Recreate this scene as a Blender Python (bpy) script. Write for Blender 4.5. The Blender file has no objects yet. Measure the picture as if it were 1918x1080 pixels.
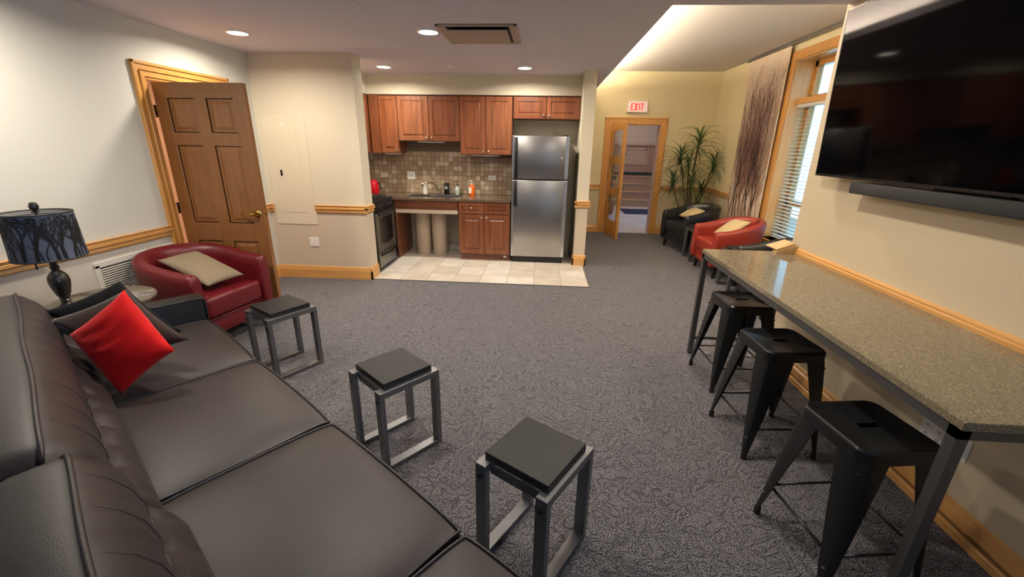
import bpy, bmesh, math, random
from mathutils import Matrix, Vector
random.seed(7)
D = bpy.data
SC = bpy.context.scene
C = SC.collection
PI = math.pi
R = math.radians
CEIL, CEIL2 = 2.44, 2.80

# ------------------------------------------------------------ camera
cd = D.cameras.new('camera'); cam = D.objects.new('camera', cd); C.objects.link(cam)
cd.sensor_width = 36; cd.lens = 36 * 792.435 / 1918; cd.clip_start = .02
cam.matrix_world = Matrix(((0.99714408, -0.0390339, 0.06465326, 0), (0.07377942, 0.32059875, -0.94433736, 0),
                           (0.01613341, 0.94641048, 0.32256304, 1.58), (0, 0, 0, 1)))
SC.camera = cam
# ------------------------------------------------------------ sky, exposure
SC.view_settings.view_transform = 'Standard'; SC.view_settings.look = 'None'
SC.view_settings.gamma = 1; SC.view_settings.use_curve_mapping = False
SC.view_settings.exposure = -0.18
W = D.worlds.new('sky'); SC.world = W; W.use_nodes = True
bg = W.node_tree.nodes['Background']; bg.inputs[0].default_value = (.42, .74, 1, 1); bg.inputs[1].default_value = 4.0


def area(name, loc, rot, sx, sy, watt, col, shape='RECTANGLE', spread=180, portal=False, parent=None):
    l = D.lights.new(name, 'AREA'); l.shape = shape; l.size = sx; l.size_y = sy; l.energy = watt; l.color = col
    l.spread = R(spread)
    if portal: l.cycles.is_portal = True
    o = D.objects.new(name, l); C.objects.link(o); o.location = loc; o.rotation_euler = rot
    if parent: o.parent = parent
    return o


# daylight through the windows: the one in view and those behind the camera
area('daylight_alcove', (3.34, 5.19, 1.52), (0, R(90), 0), 2.14, 1.48, 1, (1, 1, 1), portal=True)
area('daylight_rear', (2.3, -1.5, 1.5), (0, R(90), 0), 1.7, 1.6, 85, (.46, .60, 1))
LAMP_W = 25.0
LAMP_C = (1, .90, .76)


# ------------------------------------------------------------ colour and materials
def lin(c):
    return tuple(((x / 255) / 12.92 if x / 255 <= .04045 else ((x / 255 + .055) / 1.055) ** 2.4) for x in c) + (1,)


MATS = {}


def mat(name, col, rough=.6, metal=0, spec=.5, col2=None, nscale=8, stretch=None, lo=.35, hi=.65, bump=0, bscale=60,
        emit=None, estr=0, rnd=None, detail=4, coat=0, sheen=0, distort=0, bstretch=None):
    m = D.materials.new(name); m.use_nodes = True; nt = m.node_tree; N = nt.nodes; L = nt.links
    b = N['Principled BSDF']
    b.inputs['Base Color'].default_value = lin(col); b.inputs['Roughness'].default_value = rough
    b.inputs['Metallic'].default_value = metal; b.inputs['Specular IOR Level'].default_value = spec
    if coat: b.inputs['Coat Weight'].default_value = coat; b.inputs['Coat Roughness'].default_value = .12
    if sheen: b.inputs['Sheen Weight'].default_value = sheen; b.inputs['Sheen Roughness'].default_value = .4
    if emit:
        b.inputs['Emission Color'].default_value = lin(emit); b.inputs['Emission Strength'].default_value = estr
    tc = N.new('ShaderNodeTexCoord')

    def noise(sc, st, det):
        mp = N.new('ShaderNodeMapping'); L.new(tc.outputs['Object'], mp.inputs[0])
        if st: mp.inputs['Scale'].default_value = st
        n = N.new('ShaderNodeTexNoise'); n.inputs['Scale'].default_value = sc; n.inputs['Detail'].default_value = det
        n.inputs['Distortion'].default_value = distort
        L.new(mp.outputs[0], n.inputs['Vector']); return n
    out = None
    if col2:
        n = noise(nscale, stretch, detail); r = N.new('ShaderNodeValToRGB'); L.new(n.outputs['Fac'], r.inputs[0])
        r.color_ramp.elements[0].position = lo; r.color_ramp.elements[1].position = hi
        r.color_ramp.elements[0].color = lin(col); r.color_ramp.elements[1].color = lin(col2); out = r.outputs[0]
    if rnd:   # list of colours, one picked for each object
        oi = N.new('ShaderNodeObjectInfo'); r = N.new('ShaderNodeValToRGB'); r.color_ramp.interpolation = 'CONSTANT'
        e = r.color_ramp.elements
        while len(e) < len(rnd): e.new(.5)
        for i, c in enumerate(rnd): e[i].position = i / len(rnd); e[i].color = lin(c)
        L.new(oi.outputs['Random'], r.inputs[0])
        if out:
            mx = N.new('ShaderNodeMix'); mx.data_type = 'RGBA'; mx.blend_type = 'MULTIPLY'; mx.inputs[0].default_value = 1
            L.new(out, mx.inputs[6]); L.new(r.outputs[0], mx.inputs[7]); out = mx.outputs[2]
        else: out = r.outputs[0]
    if out: L.new(out, b.inputs['Base Color'])
    if bump:
        n = noise(bscale, bstretch or stretch, 3); bp = N.new('ShaderNodeBump'); bp.inputs['Strength'].default_value = bump
        bp.inputs['Distance'].default_value = .01
        L.new(n.outputs['Fac'], bp.inputs['Height']); L.new(bp.outputs[0], b.inputs['Normal'])
    MATS[name] = m
    return m


UP = mat('paint_upper', (218, 209, 186), .75, bump=.05, bscale=220)
LOW = mat('paint_lower', (205, 190, 168), .75, bump=.05, bscale=220)
UPW = mat('paint_left', (208, 207, 197), .75, bump=.05, bscale=220)
LOWW = mat('paint_left_lower', (204, 197, 186), .75, bump=.05, bscale=220)
YEL = mat('paint_exit', (238, 224, 182), .7, bump=.05, bscale=220)
YLOW = mat('paint_exit_lower', (208, 194, 160), .7)
TVW = mat('paint_television_wall', (204, 189, 160), .7, bump=.05, bscale=220)
CEI = mat('ceiling_paint', (214, 208, 220), .9)
CEI2 = mat('ceiling_paint_high', (218, 212, 208), .9)
def oak(n, c1, c2, st): return mat(n, c1, .38, col2=c2, nscale=9, stretch=st, lo=.3, hi=.7, bump=.06, bscale=40, coat=.25, detail=6)
OAKX = oak('oak_along_x', (206, 150, 84), (218, 166, 98), (.25, 5, 5))
OAKY = oak('oak_along_y', (202, 148, 84), (214, 162, 96), (5, .25, 5))
OAKZ = oak('oak_upright', (198, 140, 66), (214, 158, 82), (5, 5, .3))
OAKD = oak('oak_door', (130, 84, 44), (148, 99, 54), (5, 5, .35))
OAKDH = oak('oak_door_cross_grain', (160, 106, 54), (178, 122, 66), (.35, 5, 5))
CHZ = mat('cherry_upright', (122, 70, 42), .35, col2=(148, 90, 56), nscale=7, stretch=(4, 4, .35), coat=.3, rnd=[(255, 255, 255), (232, 226, 220), (246, 236, 226), (222, 212, 205)])
CHX = mat('cherry_along_x', (104, 58, 38), .38, col2=(124, 72, 48), nscale=7, stretch=(.35, 4, 4), coat=.3)
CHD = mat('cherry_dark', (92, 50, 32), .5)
STEEL = mat('brushed_steel', (176, 176, 176), .30, metal=1, col2=(160, 160, 160), nscale=60, stretch=(.02, 1, 1), bump=.02, bscale=300)
STEELD = mat('fridge_steel', (176, 174, 172), .30, metal=1, col2=(170, 168, 166), nscale=60, stretch=(.05, 1, 2))
CHROME = mat('chrome', (215, 212, 205), .15, metal=1)
BRASS = mat('brass', (205, 170, 90), .2, metal=1)
NICKEL = mat('nickel', (190, 180, 160), .25, metal=1)
BLKM = mat('black_gloss_metal', (26, 28, 30), .32, metal=.3, spec=.6)
BLKP = mat('black_plastic', (18, 18, 20), .4)
BLKMT = mat('black_matt', (24, 25, 26), .6)
SCREEN = mat('screen_glass', (3, 3, 5), .06, spec=.10)
GUN = mat('gunmetal_tube', (96, 96, 96), .42, metal=.75)
TFR = mat('side_table_steel', (120, 120, 122), .38, metal=.8)
SLAB = mat('black_stained_slab', (22, 22, 24), .5, spec=.35, col2=(32, 31, 32), nscale=20, stretch=(.3, 4, 4), bump=.25, bscale=80, bstretch=(.3, 4, 4))
WHITE = mat('white_plastic', (232, 230, 224), .4)
WHITEG = mat('white_metal_grille', (222, 218, 206), .45)
SOFA = mat('brown_leather', (44, 38, 39), .42, spec=.34, col2=(50, 43, 43), nscale=3, bump=.10, bscale=320)
PIPE = mat('brown_piping', (34, 30, 32), .4)
BLEA = mat('black_leather', (24, 25, 28), .36, bump=.1, bscale=300)
RLEA = mat('burgundy_leather', (104, 22, 30), .34, bump=.08, bscale=300)
RLEA2 = mat('brick_red_leather', (148, 50, 38), .36, bump=.08, bscale=300)
REDV = mat('red_velvet', (206, 20, 18), .8, spec=.2, sheen=.12, col2=(190, 14, 16), nscale=6, bump=.3, bscale=14)
DVEL = mat('black_velvet', (12, 13, 16), .9, spec=.2, bump=.2, bscale=14)
BVEL = mat('brown_velvet', (52, 38, 34), .85, spec=.2, sheen=.3, bump=.2, bscale=14)
LINEN = mat('beige_linen', (150, 135, 112), .9, spec=.2, col2=(136, 122, 100), nscale=200, bump=.2, bscale=300)
LINEN2 = mat('sand_linen', (206, 184, 140), .9, spec=.2, bump=.2, bscale=300)
LEGD = mat('dark_wood_leg', (30, 24, 22), .4)
TILEF = mat('floor_tile', (196, 188, 176), .42, col2=(212, 205, 195), nscale=5, rnd=[(255, 255, 255), (244, 240, 236), (236, 232, 226)])
GROUT = mat('grout', (150, 140, 128), .9)
TILEH = mat('hall_tile', (205, 196, 190), .3, col2=(220, 212, 208), nscale=3)
MOSA = mat('mosaic_tile', (245, 240, 232), .5, col2=(250, 248, 244), nscale=14, bump=.1, bscale=40,
           rnd=[(176, 154, 130), (186, 166, 142), (168, 146, 122), (192, 174, 150), (178, 158, 136), (202, 186, 164), (173, 150, 127), (184, 161, 136), (220, 208, 188), (180, 160, 134)])
MGROUT = mat('mosaic_grout', (128, 112, 94), .9)
GLASSY = None


def granite(name, base, dark, light, rough, warm=None, ns=90, vs=210):
    m = D.materials.new(name); m.use_nodes = True; nt = m.node_tree; N = nt.nodes; L = nt.links
    b = N['Principled BSDF']; b.inputs['Roughness'].default_value = rough
    tc = N.new('ShaderNodeTexCoord')
    n1 = N.new('ShaderNodeTexNoise'); n1.inputs['Scale'].default_value = ns; n1.inputs['Detail'].default_value = 5; n1.inputs['Roughness'].default_value = .7
    v = N.new('ShaderNodeTexVoronoi'); v.inputs['Scale'].default_value = vs
    r = N.new('ShaderNodeValToRGB'); e = r.color_ramp.elements
    e[0].position = .36; e[0].color = lin(dark); e[1].position = .72; e[1].color = lin(light)
    x = e.new(.46); x.color = lin(base); x = e.new(.58); x.color = lin(warm or base)
    r2 = N.new('ShaderNodeValToRGB'); r2.color_ramp.interpolation = 'CONSTANT'
    e = r2.color_ramp.elements; e[0].color = (1, 1, 1, 1); e[0].position = 0; e[1].position = .93; e[1].color = (1.7, 1.65, 1.5, 1)
    x = e.new(.12); x.color = (.8, .8, .8, 1)
    x = e.new(.3); x.color = (1, 1, 1, 1)
    mx = N.new('ShaderNodeMix'); mx.data_type = 'RGBA'; mx.blend_type = 'MULTIPLY'; mx.inputs[0].default_value = 1
    for q in (n1, v): L.new(tc.outputs['Object'], q.inputs['Vector'])
    sp = N.new('ShaderNodeSeparateColor'); L.new(v.outputs['Color'], sp.inputs[0])
    L.new(n1.outputs['Fac'], r.inputs[0]); L.new(sp.outputs[0], r2.inputs[0])
    L.new(r.outputs[0], mx.inputs[6]); L.new(r2.outputs[0], mx.inputs[7]); L.new(mx.outputs[2], b.inputs['Base Color'])
    return m


QUARTZ = granite('speckled_quartz', (120, 109, 88), (76, 67, 54), (166, 155, 132), .07, (134, 122, 99), 150, 330)
GRAN = granite('kitchen_granite', (112, 92, 76), (50, 40, 36), (170, 150, 128), .14, (92, 74, 60))


def carpet():
    m = D.materials.new('carpet'); m.use_nodes = True; nt = m.node_tree; N = nt.nodes; L = nt.links
    b = N['Principled BSDF']; b.inputs['Roughness'].default_value = .95; b.inputs['Specular IOR Level'].default_value = .15
    b.inputs['Sheen Weight'].default_value = .15
    tc = N.new('ShaderNodeTexCoord')
    n = N.new('ShaderNodeTexNoise'); n.inputs['Scale'].default_value = 9; n.inputs['Detail'].default_value = 1.5; n.inputs['Distortion'].default_value = .8
    L.new(tc.outputs['Object'], n.inputs['Vector'])
    s = N.new('ShaderNodeMath'); s.operation = 'MULTIPLY'; s.inputs[1].default_value = 62; L.new(n.outputs['Fac'], s.inputs[0])
    a = N.new('ShaderNodeMath'); a.operation = 'SINE'; L.new(s.outputs[0], a.inputs[0])
    r = N.new('ShaderNodeMapRange'); r.inputs[1].default_value = -1; r.inputs[2].default_value = -.1; r.inputs[3].default_value = 0; r.inputs[4].default_value = 1
    L.new(a.outputs[0], r.inputs[0])
    f = N.new('ShaderNodeTexNoise'); f.inputs['Scale'].default_value = 230; f.inputs['Detail'].default_value = 2; L.new(tc.outputs['Object'], f.inputs['Vector'])
    r2 = N.new('ShaderNodeValToRGB'); e = r2.color_ramp.elements
    e[0].position = .38; e[0].color = lin((28, 27, 32)); e[1].position = .66; e[1].color = lin((176, 172, 172)); x = e.new(.5); x.color = lin((76, 74, 81))
    L.new(f.outputs['Fac'], r2.inputs[0])
    mx = N.new('ShaderNodeMix'); mx.data_type = 'RGBA'; mx.blend_type = 'MULTIPLY'
    mr = N.new('ShaderNodeMapRange'); mr.inputs[3].default_value = .62; mr.inputs[4].default_value = 0
    L.new(r.outputs[0], mr.inputs[0]); L.new(mr.outputs[0], mx.inputs[0])
    L.new(r2.outputs[0], mx.inputs[6]); mx.inputs[7].default_value = (.30, .30, .32, 1)
    L.new(mx.outputs[2], b.inputs['Base Color'])
    ad = N.new('ShaderNodeMath'); ad.operation = 'MULTIPLY_ADD'; ad.inputs[1].default_value = 1.6
    L.new(r.outputs[0], ad.inputs[0]); L.new(f.outputs['Fac'], ad.inputs[2])
    bp = N.new('ShaderNodeBump'); bp.inputs['Strength'].default_value = .7; bp.inputs['Distance'].default_value = .006
    L.new(ad.outputs[0], bp.inputs['Height']); L.new(bp.outputs[0], b.inputs['Normal'])
    return m


CARPET = carpet()


def glassmat(name, tint=(1, 1, 1, 1), f0=.06):
    m = D.materials.new(name); m.use_nodes = True; nt = m.node_tree; N = nt.nodes; L = nt.links
    for n in list(N): N.remove(n)
    o = N.new('ShaderNodeOutputMaterial'); t = N.new('ShaderNodeBsdfTransparent'); t.inputs[0].default_value = tint
    g = N.new('ShaderNodeBsdfGlossy'); g.inputs['Roughness'].default_value = .02
    fr = N.new('ShaderNodeLayerWeight'); fr.inputs[0].default_value = .5; pw = N.new('ShaderNodeMath'); pw.operation = 'POWER'; pw.inputs[1].default_value = 5
    ad = N.new('ShaderNodeMath'); ad.operation = 'MULTIPLY_ADD'; ad.inputs[1].default_value = .9; ad.inputs[2].default_value = .04; mx = N.new('ShaderNodeMixShader')
    L.new(fr.outputs['Facing'], pw.inputs[0]); L.new(pw.outputs[0], ad.inputs[0]); L.new(ad.outputs[0], mx.inputs[0]); L.new(t.outputs[0], mx.inputs[1]); L.new(g.outputs[0], mx.inputs[2]); L.new(mx.outputs[0], o.inputs[0])
    return m


GLASS = glassmat('window_glass', (.92, .97, 1, 1))


# ------------------------------------------------------------ mesh builder
class MB:
    def __init__(s): s.bm = bmesh.new(); s.M = Matrix(); s.mi = 0
    def v(s, p): return s.bm.verts.new(s.M @ Vector(p))
    def f(s, vs):
        try: q = s.bm.faces.new(vs)
        except ValueError: return None
        q.material_index = s.mi; return q
    def box(s, x0, x1, y0, y1, z0, z1, bev=0, seg=1):
        if bev:
            t = bmesh.new(); bmesh.ops.create_cube(t, size=1)
            for w in t.verts: w.co = Vector(((x0 + x1) / 2 + w.co.x * (x1 - x0), (y0 + y1) / 2 + w.co.y * (y1 - y0), (z0 + z1) / 2 + w.co.z * (z1 - z0)))
            bmesh.ops.bevel(t, geom=t.edges[:], offset=bev, segments=seg, affect='EDGES', profile=.5, clamp_overlap=True)
            s.merge(t); return s
        c = [s.v(p) for p in ((x0, y0, z0), (x1, y0, z0), (x1, y1, z0), (x0, y1, z0), (x0, y0, z1), (x1, y0, z1), (x1, y1, z1), (x0, y1, z1))]
        for q in ((3, 2, 1, 0), (4, 5, 6, 7), (0, 1, 5, 4), (1, 2, 6, 5), (2, 3, 7, 6), (3, 0, 4, 7)): s.f([c[i] for i in q])
        return s
    def merge(s, t):
        mp = {}
        for w in t.verts: mp[w] = s.v(w.co)
        for q in t.faces: s.f([mp[w] for w in q.verts])
        t.free()
    def lathe(s, prof, seg=24, cap=True):
        rings = []
        for r, z in prof:
            rings.append([s.v((r * math.cos(2 * PI * i / seg), r * math.sin(2 * PI * i / seg), z)) for i in range(seg)])
        for a, b in zip(rings, rings[1:]):
            for i in range(seg): s.f([a[i], a[(i + 1) % seg], b[(i + 1) % seg], b[i]])
        if cap:
            s.f(rings[0][::-1]); s.f(rings[-1])
        return s
    def tube(s, pts, r, seg=8, closed=False, cap=True):
        pts = [Vector(p) for p in pts]; n = len(pts); rings = []
        rr = r if isinstance(r, (list, tuple)) else [r] * n
        prev = None
        for i, p in enumerate(pts):
            a = pts[(i - 1) % n] if (closed or i) else p; b = pts[(i + 1) % n] if (closed or i < n - 1) else p
            t = (b - a).normalized()
            if prev is None:
                u = t.cross(Vector((0, 0, 1)))
                if u.length < .05: u = t.cross(Vector((0, 1, 0)))
                u.normalize()
            else:
                u = prev - t * prev.dot(t); u.normalize()
            prev = u; w = t.cross(u)
            rings.append([s.v(p + (u * math.cos(2 * PI * k / seg) + w * math.sin(2 * PI * k / seg)) * rr[i]) for k in range(seg)])
        m = n if closed else n - 1
        for i in range(m):
            a, b = rings[i], rings[(i + 1) % n]
            for k in range(seg): s.f([a[k], b[k], b[(k + 1) % seg], a[(k + 1) % seg]])
        if cap and not closed: s.f(rings[0]); s.f(rings[-1][::-1])
        return s
    def prism(s, poly, d0, d1, axis='y'):
        """extrude a closed polygon given as (a, b): x,z for axis y; y,z for axis x; x,y for axis z"""
        def P(a, b, d): return {'y': (a, d, b), 'x': (d, a, b), 'z': (a, b, d)}[axis]
        A = [s.v(P(a, b, d0)) for a, b in poly]; B = [s.v(P(a, b, d1)) for a, b in poly]; n = len(poly)
        s.f(A); s.f(B[::-1])
        for i in range(n): s.f([A[i], B[i], B[(i + 1) % n], A[(i + 1) % n]])
        return s
    def rings(s, w, h, prof, x=0, z=0, y=0):
        """concentric rectangles on a face looking to -y: prof = [(inset, depth)]"""
        R_ = []
        for i, d in prof:
            R_.append([s.v(p) for p in ((x + i, y + d, z + i), (x + w - i, y + d, z + i), (x + w - i, y + d, z + h - i), (x + i, y + d, z + h - i))])
        for a, b in zip(R_, R_[1:]):
            for k in range(4): s.f([a[k], a[(k + 1) % 4], b[(k + 1) % 4], b[k]])
        s.f(R_[-1]); s.f(R_[0][::-1])
        return s
    def build(s, name, m, parent=None, smooth=False, kind=None, label=None, sub=0, loc=None):
        bmesh.ops.recalc_face_normals(s.bm, faces=s.bm.faces[:])
        me = D.meshes.new(name); s.bm.to_mesh(me); s.bm.free()
        for q in (m if isinstance(m, (list, tuple)) else [m]): me.materials.append(q)
        if smooth:
            me.polygons.foreach_set('use_smooth', [True] * len(me.polygons))
        o = D.objects.new(name, me); C.objects.link(o)
        if smooth == 'auto':
            try:
                me.set_sharp_from_angle(angle=R(38))
            except Exception: pass
        if sub:
            md = o.modifiers.new('sub', 'SUBSURF'); md.levels = sub; md.render_levels = sub
        if parent: o.parent = parent
        if loc: o.location = loc
        if kind: o['kind'] = kind
        if label: o['label'] = label
        return o


def B(*a, **k): return MB().box(*a, **k)


def tag(o, label=None, cat=None, group=None, kind=None):
    if label: o['label'] = label
    if cat: o['category'] = cat
    if group: o['group'] = group
    if kind: o['kind'] = kind
    return o


def thing(name, label, cat, loc=(0, 0, 0), rz=0, group=None):
    o = D.objects.new(name, None); C.objects.link(o); o.location = loc; o.rotation_euler = (0, 0, rz); o.empty_display_size = .1
    return tag(o, label, cat, group)


def struct(o, label=None):
    o['kind'] = 'structure'
    if label: o['label'] = label
    return o


def copy_tree(o, parent=None):
    c = o.copy(); C.objects.link(c); c.parent = parent
    for ch in list(o.children): copy_tree(ch, c)
    return c


def piece(o, name, loc=None, parent=None, rot=None):
    c = o.copy(); c.name = name; C.objects.link(c)
    if loc is not None: c.location = loc
    if rot is not None: c.rotation_euler = rot
    if parent: c.parent = parent
    return c


# ============================================================ ROOM SHELL
XL, XR, YP, YB, YE, XW = -3.17, 1.87, 4.76, 6.42, 8.22, 2.98
RAIL = .84
m = MB()
m.box(XL - .12, XW + .3, -3, YE, -.10, 0)
FLOOR = struct(m.build('floor', CARPET), 'dark grey carpet with a swirling loop pattern')
# kitchen tiles
gb = B(-2.03, .578, 4.775, YB, 0, .003).build('grout_bed', GROUT, FLOOR)
tile0 = None
ti = 0
TS = .326
for j in range(5):
    for i in range(8):
        y0 = 4.775 + j * TS; y1 = min(y0 + TS, YB); x0 = -2.03 + i * TS; x1 = min(x0 + TS, .578)
        if y1 - y0 < .05 or x1 - x0 < .05: continue
        B(x0 + .003, x1 - .003, y0 + .003, y1 - .003, .002, .007, bev=.001).build('tile', TILEF, FLOOR)
B(-2.03, .59, 4.762, 4.776, 0, .009).build('edge_strip', mat('strip_metal', (150, 148, 145), .4, metal=.8), FLOOR)
B(.578, .59, 4.776, 5.70, 0, .009).build('edge_strip', MATS['strip_metal'], FLOOR)


def wall(name, boxes, mats, label):
    w = MB()
    for bx in boxes:
        w.mi = bx[6] if len(bx) > 6 else 0
        w.box(*bx[:6])
    return struct(w.build(name, mats), label)


DY0, DY1, DZ = 3.46, 4.30, 2.04
wall('wall_left', [(XL - .12, XL, -3, DY0, RAIL, CEIL), (XL - .12, XL, -3, DY0, 0, RAIL, 1), (XL - .12, XL, DY0, DY1, DZ, CEIL),
                   (XL - .12, XL, DY1, YP, RAIL, CEIL), (XL - .12, XL, DY1, YP, 0, RAIL, 1)], [UPW, LOWW], 'pale painted left wall with a timber door')
wall('wall_partition', [(XL - .12, -2.03, YP, YP + .22, RAIL, CEIL), (XL - .12, -2.03, YP, YP + .22, 0, RAIL, 1)], [UP, LOW], 'cream wall holding the electrical panel, tan below the rail')
wall('wall_kitchen_side', [(-2.87, -2.75, YP + .22, YB + .12, 0, CEIL)], [UP], 'left side wall of the kitchen recess')
wall('wall_kitchen', [(-2.87, .45, YB, YB + .12, 0, CEIL)], [UP], 'back wall of the kitchen recess')
wall('wall_column', [(.45, .60, 5.72, YE, RAIL, CEIL), (.45, .60, 5.72, YE, 0, RAIL, 1)], [UP, LOW], 'narrow wall end beside the refrigerator')
wall('wall_soffit', [(-2.75, .45, 6.12, YB, 2.19, CEIL), (-2.75, -2.43, YP + .22, 6.12, 2.19, CEIL)], [UP], 'soffit above the wall cabinets')
# television wall and alcove
wall('wall_right', [(XR, XR + .12, -3, -2.3, 0, CEIL), (XR, XR + .12, -2.3, -.7, 0, .6), (XR, XR + .12, -2.3, -.7, 2.1, CEIL), (XR, XR + .12, -.7, 3.25, 0, CEIL), (XR + .12, XW + .3, 3.13, 3.25, 0, CEIL2), (XR, XR + .12, 3.13, 3.25, CEIL, CEIL2)], [TVW], 'tan wall behind the television and the bar')
WY0, WY1, WZ0, WZ1 = 4.45, 5.93, .45, 2.59
wall('wall_window', [(XW, XW + .3, 3.25, WY0, 0, CEIL2), (XW, XW + .3, WY1, YE, RAIL, CEIL2), (XW, XW + .3, WY1, YE, 0, RAIL, 1), (XW, XW + .3, WY0, WY1, 0, WZ0, 1), (XW, XW + .3, WY0, WY1, WZ1, CEIL2)], [YEL, YLOW], 'yellow painted wall with the tall window')
EX0, EX1, EZ = 1.165, 2.04, 1.955
wall('wall_exit', [(.60, EX0, YE, YE + .16, RAIL, CEIL2), (.60, EX0, YE, YE + .16, 0, RAIL, 1), (EX1, XW + .3, YE, YE + .16, RAIL, CEIL2), (EX1, XW + .3, YE, YE + .16, 0, RAIL, 1), (EX0, EX1, YE, YE + .16, EZ, CEIL2)], [YEL, YLOW], 'yellow wall with the exit doorway')
wall('wall_rear', [(XL - .12, XR + .12, -3.12, -3, 0, CEIL)], [UPW], 'wall behind the photographer')
# ceilings
m = MB()
m.box(XL - .12, .52, -3, YE, CEIL, CEIL2 + .1)
m.box(.52, .78, 3.22, YE, CEIL, CEIL + .06)
m.box(.52, XR + .12, -3, 3.22, CEIL, CEIL2 + .1)
m.mi = 1
m.box(.52, XW + .3, 3.22, YE, CEIL2, CEIL2 + .1)
m.mi = 0
CE = struct(m.build('ceiling', [CEI, CEI2]), 'plaster ceiling, lower over the lounge and kitchen')
# lit cove along the edge of the low ceiling
cs = thing('cove_light', 'warm light strip hidden on top of the low ceiling edge', 'light', (.62, 5.7, CEIL + .062))
B(-.02, .02, -2.3, 2.3, 0, .015).build('strip', mat('cove_strip', (255, 230, 180), emit=(255, 226, 160), estr=3), cs)
area('glow', (.0, 0, .03), (PI, 0, 0), .04, 4.4, 300, (1, .86, .60), parent=cs)

# chair rail and baseboards
def railprof(): return [(0, -.042), (.012, -.042), (.02, -.03), (.014, -.012), (.03, .002), (.03, .018), (.02, .026), (.02, .036), (.032, .042), (0, .046)]
def baseprof(): return [(0, 0), (.018, 0), (.018, .105), (.013, .118), (.013, .128), (.008, .145), (0, .15)]


def mould(name, runs, prof, z, mats, label):
    """runs: (axis, wall coordinate, out direction, a0, a1)"""
    w = MB()
    for ax, c, sgn, a0, a1 in runs:
        w.mi = 0 if ax == 'x' else 1
        poly = [(c + sgn * p[0], z + p[1]) for p in prof]
        w.prism(poly, a0, a1, 'x' if ax == 'x' else 'y')
    return struct(w.build(name, mats), label)


RZ = .835
# axis 'x' means the run goes along x (profile in y,z); 'y' means along y (profile in x,z)
mould('trim_1', [('y', XL, 1, -3, DY0 - .09)], railprof(), RZ, [OAKX, OAKY], 'oak chair rail along the left wall')
mould('trim_2', [('y', XL, 1, DY1 + .09, YP), ('x', YP, -1, XL, -3.118)], railprof(), RZ, [OAKX, OAKY], 'short oak chair rail in the corner beside the open door')
mould('trim_3', [('x', YP, -1, -2.618, -2.0), ('y', -2.03, 1, YP - .03, YP + .22)], railprof(), RZ, [OAKX, OAKY], 'oak chair rail on the partition end')
mould('trim_4', [('x', 5.72, -1, .42, .63), ('y', .60, 1, 5.72, YE), ('y', .45, -1, 5.69, 5.76)], railprof(), RZ, [OAKX, OAKY], 'oak chair rail wrapping the wall end beside the refrigerator')
mould('trim_5', [('x', YE, -1, .6, EX0 - .11), ('x', YE, -1, EX1 + .11, XW)], railprof(), RZ + .01, [OAKX, OAKY], 'oak chair rail on the exit wall')
mould('trim_6', [('y', XW, -1, WY1 + .12, YE)], railprof(), RZ + .01, [OAKX, OAKY], 'oak chair rail on the window wall')
mould('trim_7', [('y', XR, -1, -3, 3.25), ('x', 3.25, 1, XR, 2.0)], [(0, -.005), (.03, -.005), (.03, .018), (.022, .022), (.022, .034), (.01, .04), (0, .042)], .857, [OAKX, OAKY], 'thin oak rail along the wall at the back of the bar top')
mould('baseboard_left', [('y', XL, 1, -3, DY0 - .09), ('y', XL, 1, DY1 + .09, YP)], baseprof(), 0, [OAKX, OAKY], 'oak baseboard of the left wall')
mould('baseboard_partition', [('x', YP, -1, XL, -2.012), ('y', -2.03, 1, YP - .018, YP + .22)], baseprof(), 0, [OAKX, OAKY], 'oak baseboard of the partition')
mould('baseboard_column', [('x', 5.72, -1, .432, .618), ('y', .60, 1, 5.702, YE), ('y', .45, -1, 5.702, 5.76)], baseprof(), 0, [OAKX, OAKY], 'oak baseboard round the wall end beside the refrigerator')
mould('baseboard_exit', [('x', YE, -1, .6, EX0 - .11), ('x', YE, -1, EX1 + .11, XW), ('y', XW, -1, 3.25, YE)], baseprof(), 0, [OAKX, OAKY], 'oak baseboard of the exit and window walls')
mould('baseboard_right', [('y', XR, -1, -3, 3.25)], [(0, 0), (.05, 0), (.05, .034), (.044, .04), (.022, .042), (.022, .05), (.03, .056), (.026, .09), (.012, .10), (.008, .115), (0, .12)], 0, [OAKX, OAKY], 'stepped oak baseboard under the bar')
bc = B(XR - .040, XR - .034, -3, 3.25, .046, .051).build('metal_conduit', NICKEL, D.objects['baseboard_right'])

# ============================================================ DOOR ON THE LEFT WALL
door = thing('door_1', 'six panel oak door standing open from the left wall', 'door'); del door['category']; struct(door)
m = MB()
cw = .105
for (y0, y1, z0, z1) in ((DY0 - cw, DY0, 0, DZ + cw), (DY1, DY1 + cw, 0, DZ + cw), (DY0, DY1, DZ, DZ + cw)):
    m.box(XL, XL + .014, y0, y1, z0, z1)
for (y0, y1, z0, z1) in ((DY0 - cw, DY0 - cw + .022, 0, DZ + cw), (DY1 + cw - .022, DY1 + cw, 0, DZ + cw), (DY0 - cw, DY1 + cw, DZ + cw - .022, DZ + cw), (DY0 - .05, DY0 - .038, 0, DZ + .04), (DY0 - .04, DY1 + .04, DZ + .04, DZ + .05)):
    m.box(XL + .012, XL + .026, y0, y1, z0, z1, bev=.003)
m.build('casing', OAKZ, door)
m = MB(); m.box(XL - .12, XL + .002, DY0 - .002, DY0 + .018, 0, DZ); m.box(XL - .12, XL + .002, DY1 - .018, DY1 + .002, 0, DZ); m.box(XL - .12, XL + .002, DY0, DY1, DZ - .018, DZ + .002)
m.build('jamb', OAKZ, door)
LW, LH, LT = .765, 1.995, .042
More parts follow.
